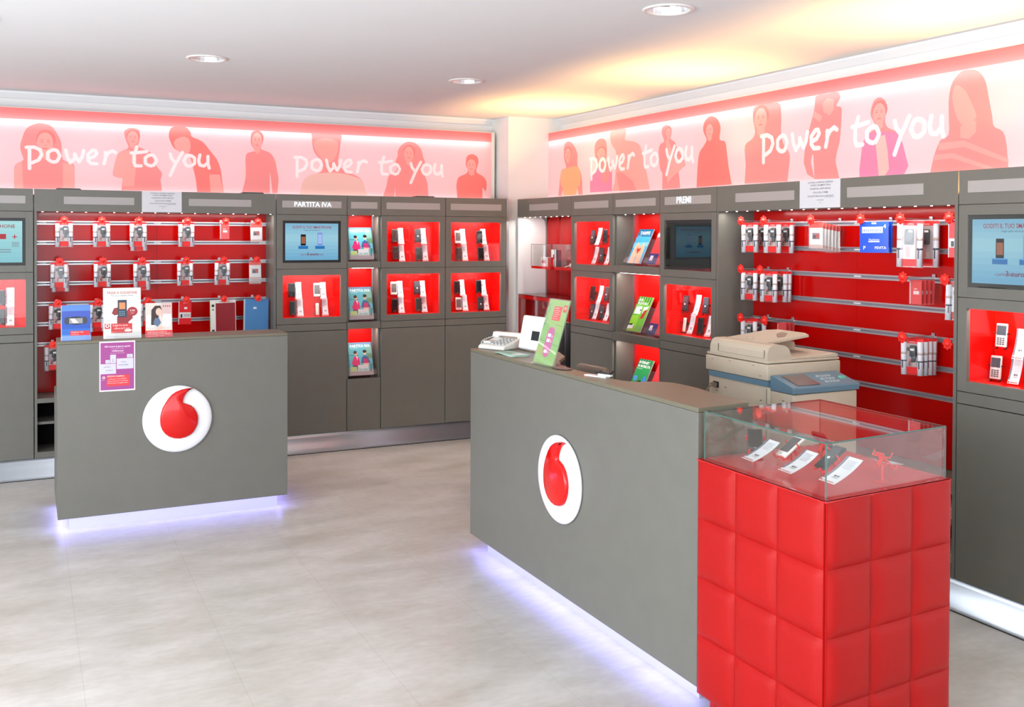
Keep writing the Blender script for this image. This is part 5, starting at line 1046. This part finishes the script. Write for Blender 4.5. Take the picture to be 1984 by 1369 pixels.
b.text('Scopri le offerte', -w*.12, h*.7, .008, y-.0003, (250, 235, 230)); b.rect(w*.3, w*.46, h*.82, h*.93, y, (206, 60, 56)); mini_logo(b, w*.38, h*.885, .008, y-.0003)
for i in range(7): b.ell(-w*(.44-.03*(i % 3)), h*(.6+.05*i), .006, .009, y, (90, 160, 120), n=8)
b.build('leaflet', t)
b = MB('clear_plastic', M=M); b.box(-w/2-.004, w/2+.004, .0045, .007, -.003, h+.006); b.box(-w/2-.004, w/2+.004, -.006, -.0035, -.003, h+.004); b.box(w/2+.001, w/2+.004, -.0035, .0045, -.003, h+.006); b.build('acrylic_pocket', t)
b = MB('clear_plastic'); b.box(-w/2-.004, w/2+.004, -.02, .075, 0, .003); b.build('foot', t)
t = thing('business_cards', 'small fan of black business cards at the foot of the green stand', 'cards', (2.232, 4.03, CT), RW)
for i in range(3):
    b = MB('satin', (40+14*i, 38+12*i, 40+10*i), M=Matrix.Translation((.012*i, .004*i, .0013*i)) @ Matrix.Rotation(.25*i-.2, 4, 'Z')); b.box(-.045, .04, -.03, .025, 0, .001); b.build('card', t)
t = thing('paper_sheets', 'white paper sheets on the lower desk behind the green stand', 'paper', (2.47, 4.25, .7265), RW+.2)
b = MB('paint', (240, 234, 228)); b.box(-.105, .105, -.148, .148, 0, .004, r=0); b.build('sheets', t)
# office chair pulled up behind the counter
t = thing('office_chair', 'grey office chair behind the long counter, only its back top showing', 'chair', (3.2, 5.0, 0), PI/2+.1)
b = MB('satin', (122, 114, 102)); b.box(-.22, .22, -.24, .22, .44, .52, r=.03); b.build('seat', t)
b = MB('satin', (126, 118, 106)); b.box(-.14, .14, .2, .26, .55, .962, r=.028, seg=3); b.build('backrest', t)
b = MB('satin', (40, 40, 42)); b.cyl((0, 0, .1), (0, 0, .44), .03); b.box(-.03, .03, .22, .28, .4, .62, r=.008); b.box(-.03, .03, 0, .26, .4, .43); b.build('column', t)
for i in range(5):
    a = 2*PI*i/5; b = MB('satin', (40, 40, 42)); b.cyl((0, 0, .1), (.27*math.cos(a), .27*math.sin(a), .07), .022, .015); b.lathe([(0, 0), (.02, .008), (.025, .025), (.02, .042), (0, .05)], (.27*math.cos(a), .27*math.sin(a), 0), n=12); b.build('leg', t)
t = thing('stapler', 'black and white stapler lying on the counter edge near the chair', 'stapler', (2.268, 3.70, CT), RW+.35)
b = MB('satin', (240, 238, 232)); b.box(-.1, .02, -.014, .018, 0, .006); b.box(-.03, .04, -.008, .012, .006, .016, r=.003); b.build('base', t)
b = MB('satin', (30, 28, 28)); b.box(-.05, .035, -.006, .01, .017, .026, r=.003); b.cyl((.03, .002, .01), (.05, .002, .034), .004); b.cyl((-.02, .002, .01), (-.02, .002, .03), .005); b.build('arm', t)
# monitor behind the counter
t = thing('computer_monitor', 'black computer monitor behind the green leaflet stand', 'monitor', (3.07, 5.57, .7265), -RW-.2)
b = MB('satin', (24, 24, 26)); b.box(-.2, .2, -.02, .02, .17, .45, r=.006); b.build('housing', t)
b = MB('black_glass'); b.box(-.185, .185, -.0225, -.0205, .185, .435); b.build('screen', t)
b = MB('satin', (24, 24, 26)); b.prism([(-.03, 0), (.03, 0), (.02, .22), (-.02, .22)], .02, .05, 'y'); b.box(-.11, .11, -.07, .12, 0, .012, r=.004); b.build('stand', t)
b = MB('laminate'); b.box(2.79, 3.35, 5.4, 6.1, .70, .725); b.box(2.79, 2.81, 5.4, 6.1, 0, .70); b.box(3.33, 3.35, 5.4, 6.1, 0, .70); o = b.build('side_desk'); tag(o, 'grey low side desk behind the long counter, under the monitor', 'desk')

# ------------------------------------------------------------------ corner bay furniture
t = thing('red_cabinet', 'red framed glass-topped cabinet low in the corner bay', 'cabinet', (XR+.002, 7.702, .165), RW)
b = MB('gloss', (190, 14, 14)); b.box(0, .02, 0, .26, 0, 1.035); b.box(.88, .9, 0, .26, 0, 1.035); b.box(.02, .88, 0, .26, 0, .02); b.box(.02, .88, .24, .26, .02, 1.035, col=(150, 14, 14)); b.box(.02, .88, .0, .02, 1.005, 1.035); b.build('frame', t)
b = MB('gloss', (110, 30, 30)); b.box(.0, .9, 0, .26, 1.036, 1.042); b.build('glass_top', t)
b = MB('case_glass'); b.box(.02, .88, .004, .008, .02, 1.004); b.build('glass_front', t)
def acr(label, y0, w):
    t = thing('acrylic_case', label, 'display case', (XR+.045, y0, 1.435), RW); b = MB('gloss', (214, 20, 20)); b.box(0, w, 0, .215, 0, .02); b.build('red_base', t)
    b = MB('case_glass'); H = .205
    for q in ((0, w, 0, .003), (0, w, .212, .215), (0, .003, .003, .212), (w-.003, w, .003, .212)): b.box(q[0], q[1], q[2], q[3], .021, H)
    b.box(0, w, 0, .215, H, H+.003)
    for x in (0, w):
        for yy in (0, .215): b.cyl((x, yy, .02), (x, yy, H), .0018, n=6, mat='satin', col=(120, 100, 104))
    for yy in (0, .215): b.cyl((0, yy, H), (w, yy, H), .0018, n=6, mat='satin', col=(120, 100, 104))
    b.build('cover', t)
acr('clear acrylic case on red base holding two small boxes, corner bay', 7.545, .35)
acr('clear acrylic case on red base right of the two boxes, corner bay', 7.13, .33)
t = thing('dongle_box', 'white box with a red stripe lying in the acrylic case', 'box', (XR+.09, 7.455, 1.4555), RW)
b = MB('satin', (238, 232, 234)); b.box(0, .13, 0, .05, 0, .075); b.box(.13, .131, 0, .05, 0, .075, col=(214, 40, 44)); b.rect(.03, .09, .025, .05, -.0006, (200, 40, 50)); b.ell(.03, .0375, .012, .0125, -.0005, (200, 40, 50)); b.build('box', t)
t = thing('dongle_box', 'white upright box with a red mark behind the lying one', 'box', (XR+.16, 7.395, 1.4555), RW)
b = MB('satin', (240, 236, 238)); b.box(0, .085, 0, .05, 0, .14); b.box(.085, .086, 0, .05, 0, .14, col=(70, 40, 80)); b.rect(.03, .055, .06, .1, -.0006, (190, 30, 50)); b.build('box', t)
t = thing('data_cable', 'white coiled cable in the right acrylic case of the corner bay', 'cable', (XR+.1, 6.96, 1.46), RW)
b = MB('satin', (240, 238, 238)); b.tube([(-.09, 0, 0), (-.05, .02, .012), (.0, .01, .02), (.04, .03, .008), (.08, .01, .0)], .004, 6); b.box(.0, .03, -.01, .02, .0, .03, r=.004); b.build('cable', t)

# ------------------------------------------------------------------ folders in the dark shelf behind the pedestal
for k, (z0, hh, yy) in enumerate(((.395, .08, 3.235), (.188, .06, 3.235))):
    t = thing('paper_stack', ('white folders on the upper open shelf behind the red pedestal', 'pale papers on the bottom open shelf behind the red pedestal')[k], 'papers', (XR+.06, yy+.02, z0), RW)
    for i in range(4):
        b = MB('paint', [(232, 228, 222), (210, 206, 204), (240, 236, 232), (180, 170, 168)][i]); b.box(-.2, .05, 0, .17, hh*i/4+.0003, hh*(i+1)/4-.004); b.build('folder', t)

# ------------------------------------------------------------------ lamps
def uplight(label, loc, rz, on):
    t = thing('uplight', label, 'lamp', loc, rz); b = MB('satin', (92, 84, 78)); b.prism([(-.1, 0), (.1, 0), (.1, .006), (.075, .028), (-.075, .028), (-.1, .006)], -.05, .05, 'y'); b.box(-.09, .09, -.045, .045, -.1, 0) if not on else None; b.build('housing', t)
    b = MB('bulb' if on else 'satin', (240, 236, 230)); b.box(-.05, .05, -.012, .012, .029, .032); b.build('bulb', t)
    if on:
        a = area('uplight_beam', (0, 0, 0), (0, -.62, 1), .1, .05, on, (255, 196, 122), spread=2.3); a.parent = t; a.location = (0, 0, .04)
for i, x in enumerate((.27, 1.57, 2.99)): uplight('%s of the three flat uplights on top of the left wall units' % ('leftmost', 'middle one', 'rightmost')[i], (x, YL+.14, ZF1-.016), 0, 0)
for i, y in enumerate((6.93, 5.07, 3.2)): uplight('warm uplight on top of the right wall units, %s' % ('nearest the corner', 'above the dark screen', 'above the slatwall end')[i], (XR+.12, y, ZF1-.135), RW, 11)
def downlight(label, x, y, on=True):
    t = thing('ceiling_light', label, 'lamp', (x, y, CEIL-.001))
    b = MB('satin', (238, 234, 230)); b.lathe([(.118, 0), (.116, -.006), (.1, -.008), (.094, -.002), (.092, .0)], n=36); b.build('trim_ring', t)
    b = MB('aluminium'); n = 24
    b.lathe([(.093, -.001), (.085, .03), (.06, .055), (.0, .06)], n=n, smooth=False); b.build('reflector', t)
    for sx in (-1, 1): b = MB('led'); b.cyl((-.05, sx*.02, .03), (.05, sx*.02, .03), .009, n=8); b.build('bulb', t)
for lb, x, y in DOWN:
    downlight(lb, x, y)
